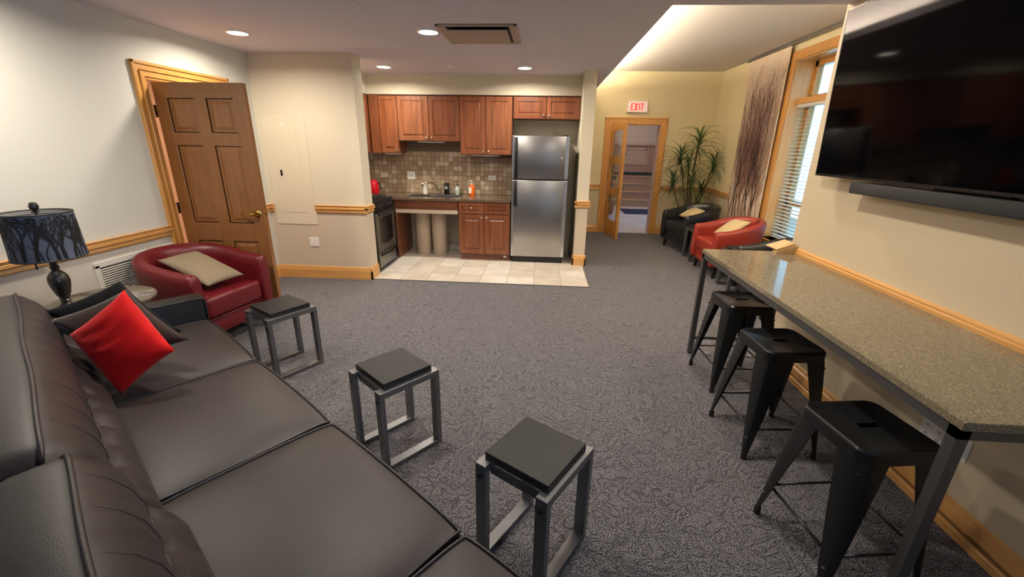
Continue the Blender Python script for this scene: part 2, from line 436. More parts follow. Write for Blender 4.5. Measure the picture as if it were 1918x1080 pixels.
# leaf local: x along width from hinge, face looks to -y
leafroot = D.objects.new('leaf', None)
m = MB()
st, mu = .105, .10
xs = [(st, (LW - mu) / 2), ((LW + mu) / 2, LW - st)]
zs = [(.21, .72), (.88, 1.52), (1.62, 1.88)]
m.box(0, st, 0, LT, 0, LH, bev=.002); m.box(LW - st, LW, 0, LT, 0, LH, bev=.002)
[m.box(xs[0][1], xs[1][0], 0, LT, za, zb) for za, zb in zs]
for z0, z1 in ((0, .21), (.72, .88), (1.52, 1.62), (1.88, LH)): m.box(st, LW - st, 0, LT, z0, z1)
leaf = m.build('leaf', OAKD, door)
leaf.location = (XL + .012, 3.50, .008)
for x0, x1 in xs:
    for z0, z1 in zs:
        q = MB()
        w, h = x1 - x0, z1 - z0
        q.rings(w, h, [(0, .012), (.006, .012), (.012, .016), (.045, .004), (w / 2 - .001 if w < h else h / 2 - .001, .004)][:4], x0, z0)
        q.M = Matrix.Translation((0, LT, 0)) @ Matrix.Scale(-1, 4, (0, 1, 0))
        q.rings(w, h, [(0, .012), (.006, .012), (.012, .016), (.045, .004)], x0, z0)
        q.build('panel', OAKD, leaf)
for z in (.25, 1.0, 1.78):
    q = MB(); q.box(-.016, .0, -.002, .04, z - .045, z + .045); q.M = Matrix.Translation((-.012, -.004, z - .048)); q.lathe([(.006, 0), (.006, .096)], 8)
    q.build('hinge', mat('hinge_bronze', (70, 55, 40), .4, metal=.8) if 'hinge_bronze' not in MATS else MATS['hinge_bronze'], leaf)
for sgn, yy in ((-1, 0), (1, LT)):
    q = MB(); q.M = Matrix.Translation((LW - .065, yy, .965)) @ Matrix.Rotation(R(90) * sgn * 1, 4, 'X') @ Matrix.Identity(4)
    q.lathe([(.0, -.001), (.036, -.001), (.036, .004), (.03, .008), (.014, .012), (.011, .05), (.009, .055)], 20, cap=False)
    q.M = Matrix.Translation((LW - .065, yy, .965)); yh = yy + sgn * .052
    dy = sgn * .052
    q.tube([(.004, dy, 0), (-.02, dy + sgn * .004, .004), (-.05, dy, .002), (-.08, dy - sgn * .002, -.008), (-.11, dy - sgn * .006, .002)], [.012, .011, .009, .008, .006], 10)
    q.build('handle', BRASS, leaf, smooth=True)
B(LW - .0005, LW + .008, .012, .03, .95, .98, bev=.003).build('latch', BRASS, leaf)
# room seen through the gap
wall('wall_side_room', [(-4.6, -4.5, 2.6, 5.2, 0, CEIL), (-4.6, XL - .12, 2.5, 2.6, 0, CEIL), (-4.6, XL - .12, 5.2, 5.3, 0, CEIL), (-4.6, XL - .12, 2.6, 5.2, -.1, 0), (-4.6, XL - .12, 2.6, 5.2, CEIL, CEIL + .1)],
     [mat('peach_paint', (226, 190, 160), .7)], 'peach walls of the room behind the open door')
area('side_room_lamp', (-3.9, 4.1, 2.3), (0, 0, 0), .4, .4, 22, (1, .8, .62))

# ============================================================ CEILING LIGHTS, GRILLE, HATCHES
LENS = mat('light_lens', (255, 250, 240), emit=(255, 246, 226), estr=14)
RING = mat('light_ring', (240, 238, 232), .5)
LIGHTS = [(-2.63, 3.90, 'round recessed ceiling light nearest the open door'), (-.985, 3.87, 'round recessed ceiling light left of the ceiling grille'),
          (-1.966, 5.53, 'round recessed ceiling light above the stove side of the kitchen'), (-.275, 5.56, 'round recessed ceiling light above the refrigerator'),
          (-2.63, 2.1, 'ceiling light above the corner end table'), (-.985, 2.1, 'ceiling light above the sofa front'), (.66, 2.1, 'ceiling light above the open carpet beside the bar')]
l0 = None
for i, (x, y, lab) in enumerate(LIGHTS):
    if l0 is None:
        l0 = thing('ceiling_light', lab, 'light', (x, y, CEIL), 0, 'round recessed ceiling lights')
        q = MB(); q.lathe([(.078, -.012), (.095, -.010), (.098, -.002), (.098, .0)], 32, cap=False); q.build('trim_ring', RING, l0, smooth=True)
        q = MB(); q.lathe([(.0005, -.016), (.05, -.015), (.078, -.011)], 32, cap=False); q.build('lens', LENS, l0, smooth=True)
        area('bulb', (0, 0, -.022), (0, 0, 0), .15, .15, LAMP_W, LAMP_C, 'DISK', 165, parent=l0)
    else:
        o = copy_tree(l0); o.location = (x, y, CEIL)
        o['label'] = lab or 'round recessed ceiling light outside the picture, behind the viewpoint'
for x, y, lab in ((1.33, 3.85, 'recessed light in the high ceiling by the front edge of the alcove'), (2.45, 3.75, 'recessed light in the high ceiling behind the television wall')):
    o = copy_tree(l0); o.location = (x, y, CEIL2); o['label'] = lab
CW = mat('grille_paint', (176, 158, 146), .6)
gr = thing('ceiling_air_grille', 'square recessed air supply grille with a flat centre plate in the ceiling', 'vent', (-.565, 3.97, CEIL))
m = MB(); s_ = .315
for bx in ((-s_, s_, -s_, -s_ + .03), (-s_, s_, s_ - .03, s_), (-s_, -s_ + .03, -s_, s_), (s_ - .03, s_, -s_, s_)): m.box(bx[0], bx[1], bx[2], bx[3], -.012, -.001, bev=.003)
m.build('frame', CW, gr)
B(-s_ + .03, s_ - .03, -s_ + .03, s_ - .03, -.003, -.001).build('duct_mouth', BLKMT, gr)
m = MB()
i0, i1 = .285, .235
m.M = Matrix.Translation((0, 0, -.022)); m.box(-i1, i1, -i1 + .02, i1 + .02, 0, .006, bev=.002)
m.build('centre_plate', CW, gr)
for a, b_ in ((-.285, -.245), (.255, .285)): B(a, b_, -.27, .27, -.011, -.004).build('side_blade', CW, gr)
for n, (x0, x1, y0, y1), lab in ((1, (-1.97, -1.42, 4.54, 4.98), 'flush ceiling hatch above the partition'), (2, (-1.80, -1.257, 2.75, 3.29), 'flush ceiling hatch at the top edge of the picture')):
    h = thing('ceiling_hatch', lab, 'hatch', ((x0 + x1) / 2, (y0 + y1) / 2, CEIL))
    w, d = (x1 - x0) / 2, (y1 - y0) / 2
    B(-w, w, -d, d, -.004, -.0005, bev=.0015).build('panel', CEI, h)
sp = thing('sprinkler_cover', 'small round concealed sprinkler cover in the kitchen ceiling', 'sprinkler', (-1.156, 5.51, CEIL))
q = MB(); q.lathe([(.0, -.006), (.03, -.006), (.034, -.002), (.034, 0)], 20, cap=False); q.build('cover', RING, sp)

# ============================================================ ELECTRICAL PANEL, PLATES, GRILLE ON WALLS
ep = thing('electrical_panel', 'flush cream electrical panel with a black latch on the partition', 'panel', (-3.105, YP - .001, .652))
PAN = mat('panel_paint', (220, 210, 186), .55)
B(0, .485, -.006, 0, 0, 1.175, bev=.002).build('cover', PAN, ep)
B(.125, .375, -.0095, -.005, .14, 1.05, bev=.001).build('door', PAN, ep)
q = MB(); q.box(.133, .155, -.016, -.009, .548, .612, bev=.002); q.build('latch', BLKP, ep)
q = MB(); q.box(.20, .25, -.0085, -.006, 1.085, 1.105); q.build('badge', WHITE, ep)
q0 = None
for x, z in ((.015, .13), (.47, .13), (.015, .58), (.47, .58), (.015, 1.05), (.47, 1.05), (.23, .012), (.23, 1.165)):
    if q0 is None:
        q = MB(); q.M = Matrix.Rotation(R(90), 4, 'X'); q.lathe([(.0, .011), (.006, .011), (.007, .006)], 10, cap=False); q0 = q.build('screw', WHITE, ep, loc=(x, 0, z))
    else: piece(q0, 'screw', (x, 0, z))
bp_ = thing('blank_wall_plate', 'square white blank wall plate low on the partition', 'wall plate', (-2.69, YP, .443))
B(-.057, .057, -.007, 0, -.057, .057, bev=.003).build('plate', WHITE, bp_)
B(-.047, .047, -.009, -.006, -.047, .047, bev=.001).build('insert', WHITE, bp_)
# return grille on left wall
rg = thing('wall_grille', 'white slatted return air grille low on the left wall behind the armchair', 'vent', (XL, 3.07, .58))
m = MB()
gw, gh = .40, .26
for y0, y1, z0, z1 in ((-gw, gw, gh / 2 - .022, gh / 2 + .022), (-gw, gw, -gh, -gh + .03), (-gw, -gw + .035, -gh, gh / 2), (gw - .035, gw, -gh, gh / 2), (-.012 - .0, .012, -gh, gh / 2)):
    m.box(0, .012, y0, y1, z0, z1, bev=.003)
m.build('frame', WHITEG, rg)
B(.001, .003, -gw + .03, gw - .03, -gh + .02, gh / 2 - .02).build('backing', mat('grille_shadow', (48, 46, 44), .8), rg)
m = MB()
for s0, s1 in ((-gw + .035, -.012), (.012, gw - .035)):
    z = -gh + .035
    while z < gh / 2 - .025:
        q = [(.002, z + .004), (.011, z), (.011, z + .0045), (.002, z + .0085)]
        m.prism(q, s0, s1, 'y' if False else 'y') if False else None
        A = [m.v((a, s0, b_)) for a, b_ in q]; Bv = [m.v((a, s1, b_)) for a, b_ in q]
        m.f(A); m.f(Bv[::-1])
        for k in range(4): m.f([A[k], Bv[k], Bv[(k + 1) % 4], A[(k + 1) % 4]])
        z += .0165
m.build('slats', WHITEG, rg, kind='stuff')

# ============================================================ KITCHEN
def cab_door(parent, x, z, w, h, yf=0, name='door', knob=None, t=.02):
    q2 = MB(); fr = min(.055, w * .2, h * .28)
    q2.rings(w, h, [(0, t), (0, .003), (.003, 0), (fr, 0), (fr + .004, .011), (fr + .014, .011), (fr + .032 if min(w, h) > .2 else fr + .02, .001)], x, z, yf)
    d = q2.build(name, CHZ, parent)
    if knob:
        k = MB(); k.M = Matrix.Translation((knob[0], yf, knob[1])) @ Matrix.Rotation(R(90), 4, 'X')
        k.lathe([(.006, 0), (.005, .012), (.013, .017), (.015, .023), (.011, .029), (.0005, .031)], 14); k.build('knob', CHROME, d, smooth=True)
    return d


YC = 6.07
def wall_cabinet(label, x0, x1, z0, z1, doors, depth=None, light=None):
    t = thing('wall_cabinet', label, 'cabinet', (x0, YC, z0), 0, 'cherry wall cabinets')
    d = YB - YC - .001
    w, h = x1 - x0, z1 - z0
    B(.001, w - .001, .021, d, 0, h).build('body', CHD if False else CHZ, t)
    n = len(doors); dw = w / n
    B(.002, w - .002, .0202, .0212, .002, h - .002).build('shadow_gap', BLKMT, t)
    for i, kp in enumerate(doors):
        cab_door(t, i * dw + .003, .004, dw - .006, h - .012, 0, knob=(i * dw + (dw - .035 if kp == 'r' else .035), .045))
    if light:
        B(light[0], light[1], .05, .12, -.018, -.001, bev=.003).build('under_cabinet_light', WHITE, t, label='slim white light bar under the cabinet')
    return t


wall_cabinet('single door cherry wall cabinet left of the sink', -2.275, -2.02, 1.435, 2.18, ['r'], light=(.02, .24))
wall_cabinet('short two door cherry wall cabinet above the sink', -2.018, -1.165, 1.60, 2.18, ['r', 'l'], light=(.25, .62))
wall_cabinet('tall two door cherry wall cabinet beside the refrigerator', -1.163, -.452, 1.435, 2.18, ['r', 'l'], light=(.15, .54))
wall_cabinet('low two door cherry wall cabinet above the refrigerator', -.44, .445, 1.90, 2.18, ['r', 'l'])
t = thing('wall_cabinet', 'cherry corner wall cabinet on the left side wall above the stove', 'cabinet', (-2.41, 5.38, 1.435), R(90), 'cherry wall cabinets')
B(.0, 1.02, .021, .33, 0, .745).build('body', CHZ, t)
cab_door(t, .003, .004, .31, .737, 0, knob=(.28, .045)); cab_door(t, .32, .004, .31, .737, 0, knob=(.35, .045))
f_ = B(-2.409, -2.278, YC + .004, YB, 1.435, 2.18).build('corner_filler', CHZ)
tag(f_, 'plain cherry corner filler between the side and back wall cabinets', 'cabinet panel')
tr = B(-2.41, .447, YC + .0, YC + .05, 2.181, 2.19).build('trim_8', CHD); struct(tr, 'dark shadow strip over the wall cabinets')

# base: counter, apron, cabinet
ct = thing('countertop', 'brown speckled granite worktop with a double sink cut-out', 'countertop', (0, 0, 0))
m = MB()
SX0, SX1, SY0, SY1 = -1.93, -1.17, 5.90, 6.26
XC0, XC1, YF = -2.745, -.435, 5.765
for bx in ((-2.075, XC1, YF, SY0), (XC0, XC1, SY1, YB - .012), (XC0, SX0, SY0, SY1), (SX1, XC1, SY0, SY1)): m.box(bx[0], bx[1], bx[2], bx[3], .828, .860)
slab = m.build('slab', GRAN, ct)
sk = thing('kitchen_sink', 'stainless double bowl sink under the faucet', 'sink', (0, 0, 0))
for x0, x1 in ((SX0, SX0 + .36), (SX0 + .385, SX1)):
    m = MB(); z1, z0 = .858, .68
    o_ = [(x0, SY0), (x1, SY0), (x1, SY1), (x0, SY1)]; i_ = [(x0 + .02, SY0 + .02), (x1 - .02, SY0 + .02), (x1 - .02, SY1 - .02), (x0 + .02, SY1 - .02)]
    a = [m.v((p[0], p[1], z1)) for p in o_]; b_ = [m.v((p[0], p[1], z0)) for p in i_]; a2 = [m.v((p[0] + (.012 if k in (0, 3) else -.012), p[1] + (.012 if k < 2 else -.012), z1)) for k, p in enumerate(o_)]
    for k in range(4): m.f([a[k], a[(k + 1) % 4], a2[(k + 1) % 4], a2[k]]); m.f([a2[k], a2[(k + 1) % 4], b_[(k + 1) % 4], b_[k]])
    m.f(b_)
    m.build('bowl', STEEL, sk)
B(SX0 + .36, SX0 + .385, SY0 + .001, SY1 - .001, .80, .857, bev=.003).build('divider', STEEL, sk)
ap = thing('sink_apron', 'cherry apron panel with a beige lower strip and side panel, open underneath', 'cabinet panel', (0, 0, 0))
B(-2.055, -1.165, 5.79, 5.81, .705, .827).build('apron', CHX, ap)
B(-2.04, -1.165, 5.785, 5.83, .652, .703, bev=.003).build('lower_strip', mat('beige_strip', (196, 176, 158), .5), ap)
B(-2.04, -2.015, 5.79, 6.40, .008, .651).build('side_panel', CHX, ap)
bc = thing('base_cabinet', 'two door cherry base cabinet with two drawers beside the refrigerator', 'cabinet', (-1.155, 5.785, 0))
w = .715
m = MB(); m.box(.0, w, .021, .62, .1, .827); m.box(0.01, w, .06, .62, .008, .1); m.build('body', CHX, bc)
cab_door(bc, .003, .105, w / 2 - .006, .548, knob=(w / 2 - .035, .62)); cab_door(bc, w / 2 + .003, .105, w / 2 - .006, .548, knob=(w / 2 + .035, .62))
cab_door(bc, .003, .665, w / 2 - .006, .155, name='drawer', knob=(w / 4, .745)); cab_door(bc, w / 2 + .003, .665, w / 2 - .006, .155, name='drawer')
B(.625, .665, .056, .061, .045, .07).build('toe_kick_badge', WHITE, bc)
# trash cans
def bin_(label, x, y):
    t = thing('waste_bin', label, 'bin', (x, y, .007), 0, 'tall beige bins under the sink')
    m = MB(); m.lathe([(.0005, 0), (.103, 0), (.106, .01), (.118, .60), (.121, .61), (.121, .62), (.114, .62), (.112, .60), (.098, .02), (.0005, .02)], 40, cap=False)
    m.build('body', mat('bin_beige', (178, 160, 140), .55) if 'bin_beige' not in MATS else MATS['bin_beige'], t, smooth='auto')
bin_('left of two tall beige cylindrical waste bins under the sink', -1.745, 6.10)
bin_('right of two tall beige cylindrical waste bins under the sink', -1.495, 6.08)
wt = B(-2.74, -1.16, YB - .012, YB - .001, .007, .12).build('baseboard_kitchen', TILEF); struct(wt, 'beige tile base behind the bins')
# mosaic backsplash
bs = struct(D.objects.new('wall_backsplash', None), 'tumbled stone mosaic between counter and wall cabinets'); C.objects.link(bs)
B(XC0, XC1, YB - .008, YB - .001, .861, 1.66).build('grout_bed', MGROUT, bs)
T = .0665
t0 = B(-T / 2 + .0015, T / 2 - .0015, -.006, .002, -T / 2 + .0015, T / 2 - .0015, bev=.0018).build('tile', MOSA, bs, loc=(-2.70, YB - .009, .861 + T / 2))
cnt = 1
for j in range(12):
    for i in range(35):
        x = -2.70 + i * T; z = .861 + T / 2 + j * T
        if i == 0 and j == 0: continue
        if x + T / 2 > XC1 + .01: continue
        lim = 1.60 if -2.02 < x < -1.16 else 1.435
        if z + T / 2 > lim + .03 or cnt >= 299: continue
        if x < -2.6 and j > 6: continue
        piece(t0, 'tile', (x, YB - .009 + random.uniform(-.001, .001), z)); cnt += 1


def outlet(name, label, x, z, w, h, kind):
    t = thing(name, label, 'outlet' if kind != 'switch' else 'switch', (x, YB - .016, z))
    B(-w / 2, w / 2, -.006, 0, -h / 2, h / 2, bev=.002).build('plate', WHITE, t)
    if kind == 'outlet':
        for sx in (-.022, .022):
            B(sx - .016, sx + .016, -.009, -.005, -.014, .014, bev=.002).build('socket', WHITE, t)
            m = MB(); m.box(sx - .006, sx - .003, -.0098, -.0085, -.005, .005); m.box(sx + .003, sx + .006, -.0098, -.0085, -.005, .005); m.build('slot', BLKMT, t)
    else:
        for sx in (-.023, .023):
            B(sx - .007, sx + .007, -.014, -.005, -.02, .006, bev=.001).build('toggle', mat('toggle_grey', (150, 150, 148), .5) if 'toggle_grey' not in MATS else MATS['toggle_grey'], t)
# positions read on the tile plane
outlet('wall_outlet', 'white outlet on the mosaic above the stove end of the worktop', -2.39, 1.115, .115, .07, 'outlet')
outlet('light_switch', 'square white double switch plate left of the faucet', -1.975, 1.118, .118, .118, 'switch')
outlet('wall_outlet', 'white outlet on the mosaic near the refrigerator', -.76, 1.105, .115, .07, 'outlet')

# faucet
fa = thing('faucet', 'brushed nickel arched faucet with a side lever behind the sink', 'faucet', (-1.575, 6.31, .86))
m = MB(); m.lathe([(.026, 0), (.026, .01), (.02, .03), (.017, .10), (.019, .15), (.015, .165)], 16); m.build('body', NICKEL, fa, smooth=True)
m = MB(); m.tube([(0, 0, .12), (-.03, -.03, .155), (-.07, -.08, .175), (-.12, -.13, .175), (-.165, -.165, .155), (-.18, -.175, .125)], [.013, .013, .012, .012, .014, .015], 12); m.build('spout', NICKEL, fa, smooth=True)
m = MB(); m.tube([(0, 0, .16), (-.005, 0, .19), (-.03, 0, .215), (-.06, 0, .24), (-.085, 0, .25)], [.012, .009, .007, .006, .005], 10); m.build('lever', NICKEL, fa, smooth=True)


def bottle(name, label, x, y, prof, mt, pump=None, lab=None, cat='bottle'):
    t = thing(name, label, cat, (x, y, .86))
    m = MB(); m.lathe(prof, 20); m.build('bottle_body', mt, t, smooth='auto')
    if pump:
        z = prof[-1][1]; m = MB(); m.lathe([(.012, z), (.012, z + .018), (.004, z + .02), (.004, z + .05), (.009, z + .052), (.009, z + .062), (.001, z + .064)], 12)
        m.box(-.035, .004, -.005, .005, z + .052, z + .062, bev=.002); m.build('pump', pump, t, smooth='auto')
    return t


CLEAR = mat('clear_soap', (196, 206, 196), .15, spec=.6)
MILK = mat('milky_plastic', (222, 218, 206), .3)
ORNG = mat('orange_soap', (240, 108, 18), .25)
b1 = bottle('spray_bottle', 'small white bottle left of the faucet', -1.745, 6.30, [(.001, 0), (.035, 0), (.036, .06), (.022, .10), (.016, .125), (.018, .14), (.015, .155), (.001, .16)], MILK)
b2 = thing('soap_dispenser', 'black box shaped dispenser with a white emblem beside the faucet', 'dispenser', (-1.43, 6.33, .86))
B(-.034, .034, -.03, .03, 0, .165, bev=.008, seg=2).build('body', BLKP, b2, smooth='auto')
m = MB(); m.M = Matrix.Translation((0, -.031, .108)) @ Matrix.Rotation(R(90), 4, 'X'); m.lathe([(.0005, .0), (.011, .0), (.011, .0012), (.0005, .0012)], 16); m.M = Matrix(); m.box(-.024, .024, -.0325, -.031, .082, .094); m.build('emblem', WHITE, b2)
b3 = bottle('soap_bottle', 'clear glass pump soap bottle right of the black dispenser', -1.27, 6.33, [(.001, 0), (.028, 0), (.024, .02), (.038, .06), (.036, .085), (.02, .11), (.012, .125)], CLEAR, NICKEL)
b4 = bottle('soap_bottle', 'orange pump soap bottle standing on the worktop', -1.03, 6.20, [(.001, 0), (.036, 0), (.038, .004), (.038, .14), (.03, .155), (.015, .16)], ORNG, WHITE)
B(-.039, -.002, -.0395, -.037, .04, .12).build('label', WHITE, b4)
# red appliance on counter
kt = thing('red_kettle', 'glossy red kitchen appliance in the corner of the worktop beside the stove', 'appliance', (-2.50, 6.24, .86))
m = MB(); m.lathe([(.001, 0), (.07, 0), (.075, .02), (.07, .12), (.055, .17), (.03, .19), (.001, .195)], 24); m.build('body', mat('red_enamel', (200, 16, 34), .2), kt, smooth='auto')
m = MB(); m.tube([(.06, 0, .15), (.10, 0, .13), (.10, 0, .07), (.065, 0, .04)], .009, 8); m.build('handle', BLKP, kt, smooth=True)

# stove (front faces +x)
sv = thing('gas_stove', 'stainless and black gas stove against the left side of the kitchen', 'stove', (-2.085, 5.13, 0), R(90))
# local: x along the room's +y (width), -y points to +x (front)
w, dp = .605, .64
SVG = mat('oven_glass', (22, 20, 20), .08, spec=.7)
STV = mat('stove_steel', (150, 146, 140), .36, metal=.9)
m = MB(); m.box(0, w, .0, dp, .03, .86); m.build('body', BLKMT, sv)
m = MB(); m.box(-.002, w + .002, -.03, dp, .86, .885, bev=.006); m.build('cooktop', BLKM, sv)
m = MB(); m.prism([(-.045, .745), (.0, .745), (.0, .86), (-.02, .86)], .0, w, 'x'); m.build('control_panel', BLKM, sv)
for kx in (.07, .14, .21, .38, .45, .52):
    k = MB(); k.M = Matrix.Translation((kx, -.033, .80)) @ Matrix.Rotation(R(78), 4, 'X'); k.lathe([(.016, 0), (.018, .004), (.014, .022), (.001, .024)], 14); k.build('knob', BLKP, sv, smooth='auto')
dr = MB(); dr.box(.002, w - .002, -.035, -.001, .235, .735, bev=.006); od = dr.build('oven_door', STV, sv)
q = MB(); n = 12; pts = [(.09, .66)] + [(.09 + (w - .18) * i / n, .345 - .03 * math.sin(PI * i / n)) for i in range(n + 1)] + [(w - .09, .66)]
q.prism(pts, -.038, -.034, 'y'); q.build('window', SVG, od)
q = MB(); pts = [(.04 + (w - .08) * i / 10, -.05 - .03 * math.sin(PI * i / 10), .715) for i in range(11)]; q.tube(pts, .013, 10); q.build('handle', BLKM, od, smooth=True)
dr = MB(); dr.box(.002, w - .002, -.035, -.001, .03, .228, bev=.006); sd = dr.build('storage_drawer', STV, sv)
q = MB(); pts = [(.04 + (w - .08) * i / 10, -.045 - .025 * math.sin(PI * i / 10), .20 - .012 * math.sin(PI * i / 10)) for i in range(11)]; q.tube(pts, .013, 10); q.build('handle', BLKM, sd, smooth=True)
m = MB(); m.box(.003, .02, -.0375, -.034, .24, .73); m.box(w - .02, w - .003, -.0375, -.034, .24, .73); m.build('door_trim', CHROME, sv)
g0 = None
for gx, gy in ((.16, .17), (.44, .17), (.16, .46), (.44, .46)):
    if g0 is None:
        m = MB()
        for a in range(4):
            c_, s__ = math.cos(a * PI / 2), math.sin(a * PI / 2)
            m.tube([(.025 * c_, .025 * s__, .024), (.12 * c_, .12 * s__, .024), (.125 * c_, .125 * s__, .0)], .005, 6)
        for a in range(4):
            p = [(-.125, -.125), (.125, -.125), (.125, .125), (-.125, .125)]
            m.tube([(p[a][0], p[a][1], .024), (p[(a + 1) % 4][0], p[(a + 1) % 4][1], .024)], .005, 6)
            m.tube([(p[a][0], p[a][1], .024), (p[a][0], p[a][1], .0)], .005, 6)
        g0 = m.build('burner_grate', BLKMT, sv, loc=(gx, gy, .886))
        m = MB(); m.lathe([(.001, 0), (.04, 0), (.04, .01), (.03, .014), (.001, .014)], 18); k0 = m.build('burner_cap', BLKMT, sv, loc=(gx, gy, .885))
    else: piece(g0, 'burner_grate', (gx, gy, .886)); piece(k0, 'burner_cap', (gx, gy, .885))

# refrigerator
fr = thing('refrigerator', 'stainless top freezer refrigerator with black handles', 'refrigerator', (-.423, 5.77, .007))
w, h = .735, 1.68
B(.01, w - .01, .07, .63, .03, h - .005, bev=.004).build('cabinet', mat('fridge_side', (58, 58, 58), .5), fr)
B(.015, w - .015, .02, .6, 0, .075).build('toe_grille', BLKP, fr)
SILV = mat('fridge_trim', (205, 205, 205), .25, metal=.9)
for nm, z0, z1, hz in (('refrigerator_door', .085, 1.125, (.80, 1.11)), ('freezer_door', 1.14, h, (1.16, 1.40))):
    d = B(.0, w, .0, .065, z0, z1, bev=.006, seg=2).build(nm, STEELD, fr, smooth='auto')
    m = MB(); m.box(.0, .028, -.007, .01, z0 + .004, z1 - .004, bev=.003); m.build('edge_trim', SILV, d); m = MB(); m.box(w - .045, w, -.007, .01, z0 + .004, z1 - .004, bev=.003); m.build('edge_trim', SILV, d)
    z2, z3 = (.78, 1.12) if nm[0] == 'r' else (1.145, h - .02)
    m = MB()
    m.box(.034, .066, -.034, -.008, z2, z3, bev=.008, seg=2); m.box(.034, .066, -.012, .0, z2, z2 + .03); m.box(.034, .066, -.012, .0, z3 - .03, z3); m.build('handle', BLKP, d, smooth='auto')
    m = MB(); m.M = Matrix.Translation((w - .09, 0, z0 + (z1 - z0) * (.66 if nm[0] == 'r' else .5))) @ Matrix.Rotation(R(90), 4, 'X'); m.lathe([(.008, 0), (.008, .002), (.001, .003)], 12); m.build('badge', CHROME, d)
B(w - .10, w - .01, .01, .09, h, h + .012, bev=.003).build('hinge_cover', BLKP, fr)

# ============================================================ EXIT DOORWAY AND HALL
xd = thing('door_2', 'narrow oak glazed door standing ajar in the exit doorway', 'door'); del xd['category']; struct(xd)
m = MB(); cw = .11
for x0, x1, z0, z1 in ((EX0 - cw, EX0, 0, EZ + cw), (EX1, EX1 + cw, 0, EZ + cw), (EX0, EX1, EZ, EZ + cw)): m.box(x0, x1, YE - .015, YE, z0, z1)
for x0, x1, z0, z1 in ((EX0 - cw, EX0 - cw + .022, 0, EZ + cw), (EX1 + cw - .022, EX1 + cw, 0, EZ + cw), (EX0 - cw, EX1 + cw, EZ + cw - .022, EZ + cw)): m.box(x0, x1, YE - .027, YE - .013, z0, z1, bev=.003)
m.build('casing', OAKZ, xd)
JP = mat('hall_jamb', (196, 170, 166), .6)
m = MB(); m.mi = 0; m.box(EX1 - .002, EX1 + .002, YE, YE + .16, 0, EZ); m.box(EX0 - .002, EX0 + .015, YE, YE + .16, 0, EZ); m.box(EX0, EX1, YE, YE + .16, EZ - .015, EZ + .002)
m.mi = 1; m.box(EX1 - .015, EX1, YE + .0, YE + .16, 0, EZ)
m.build('jamb', [OAKZ, JP], xd)
# leaf from hinge (1.17, 8.20) toward (1.31, 7.55)
lw = .66; ang = math.atan2(7.56 - 8.20, 1.30 - 1.175)
leafm = MB(); stl = .095; LHH = 1.93
leafm.box(0, stl, 0, .04, 0, LHH, bev=.002); leafm.box(lw - stl, lw, 0, .04, 0, LHH, bev=.002)
pz = [(.27, .74), (.84, 1.28), (1.38, 1.84)]
for z0, z1 in ((0, .27), (.74, .84), (1.28, 1.38), (1.84, LHH)): leafm.box(stl, lw - stl, 0, .04, z0, z1)
lf = leafm.build('leaf', OAKZ, xd); lf.location = (1.18, 8.185, .008); lf.rotation_euler = (0, 0, ang)
for z0, z1 in pz:
    B(stl, lw - stl, .017, .023, z0, z1).build('pane', GLASS, lf)
    m = MB()
    for yy in (.004, .028):
        m.box(stl, stl + .012, yy, yy + .008, z0, z1); m.box(lw - stl - .012, lw - stl, yy, yy + .008, z0, z1); m.box(stl, lw - stl, yy, yy + .008, z0, z0 + .012); m.box(stl, lw - stl, yy, yy + .008, z1 - .012, z1)
    m.build('glazing_bead', OAKZ, lf)
m = MB()
for sgn, yy in ((-1, 0), (1, .04)):
    m.M = Matrix.Translation((lw - .05, yy, .88)) @ Matrix.Rotation(R(90) * (1 if sgn < 0 else -1), 4, 'X'); m.lathe([(.028, 0), (.026, .006), (.010, .012), (.009, .05)], 14)
    m.M = Matrix.Translation((lw - .05, 0, .88)); m.tube([(0, yy + sgn * .05, 0), (-.05, yy + sgn * .052, .002), (-.10, yy + sgn * .05, -.004)], [.009, .008, .006], 8)
m.build('handle', BRASS, lf, smooth=True)
for z in (.25, 1.0, 1.7):
    m = MB(); m.M = Matrix.Translation((-.006, -.002, z)); m.lathe([(.007, 0), (.007, .1)], 8); m.build('hinge', BRASS, lf)
# hall beyond
H0, H1 = YE + .16, 12.0
PNK = mat('hall_paint', (196, 176, 158), .8)
wall('wall_hall', [(.3, .4, H0, 13.2, 0, 3.0), (3.9, 4.0, H0, 13.2, 0, 3.0), (.3, 4.0, 13.1, 13.2, 0, 3.0)], [PNK], 'pale walls of the hall beyond the exit doorway')
struct(B(.3, 4.0, H0, 13.2, 3.0, 3.1).build('ceiling_hall', CEI2), 'ceiling of the hall')
fh = struct(B(.3, 4.0, YE, 13.2, -.1, -.004).build('floor_hall', GROUT), 'light tiled floor of the hall')
for j in range(9):
    for i in range(6):
        x0 = .4 + i * .62 + (j % 2) * .31 - .3; y0 = YE + .005 + j * .42
        x0c, x1c = max(x0, .41), min(x0 + .615, 3.89); y1 = min(y0 + .415, 12.0)
        if x1c - x0c < .1 or y1 - y0 < .05: continue
        B(x0c, x1c, y0, y1, -.004, .002, bev=.001).build('tile', TILEH, fh)
STW = mat('hall_wood', (150, 112, 84), .5, col2=(164, 124, 94), nscale=6, stretch=(.4, 4, 4))
stz = thing('hall_stairs', 'brown wooden steps at the far side of the hall', 'stairs', (1.4, 12.0, 0))
for k in range(4):
    B(.35, 1.9, k * .24, k * .24 + .30, k * .195, k * .195 + .165).build('riser', STW, stz)
    B(.34, 1.91, k * .24 - .025, k * .24 + .30, k * .195 + .166, k * .195 + .195, bev=.008).build('tread', mat('hall_tread', (176, 138, 106), .4) if 'hall_tread' not in MATS else MATS['hall_tread'], stz)
pl = thing('hall_pillar', 'pale square newel post beside the hall steps', 'post', (1.66, 12.0, 0))
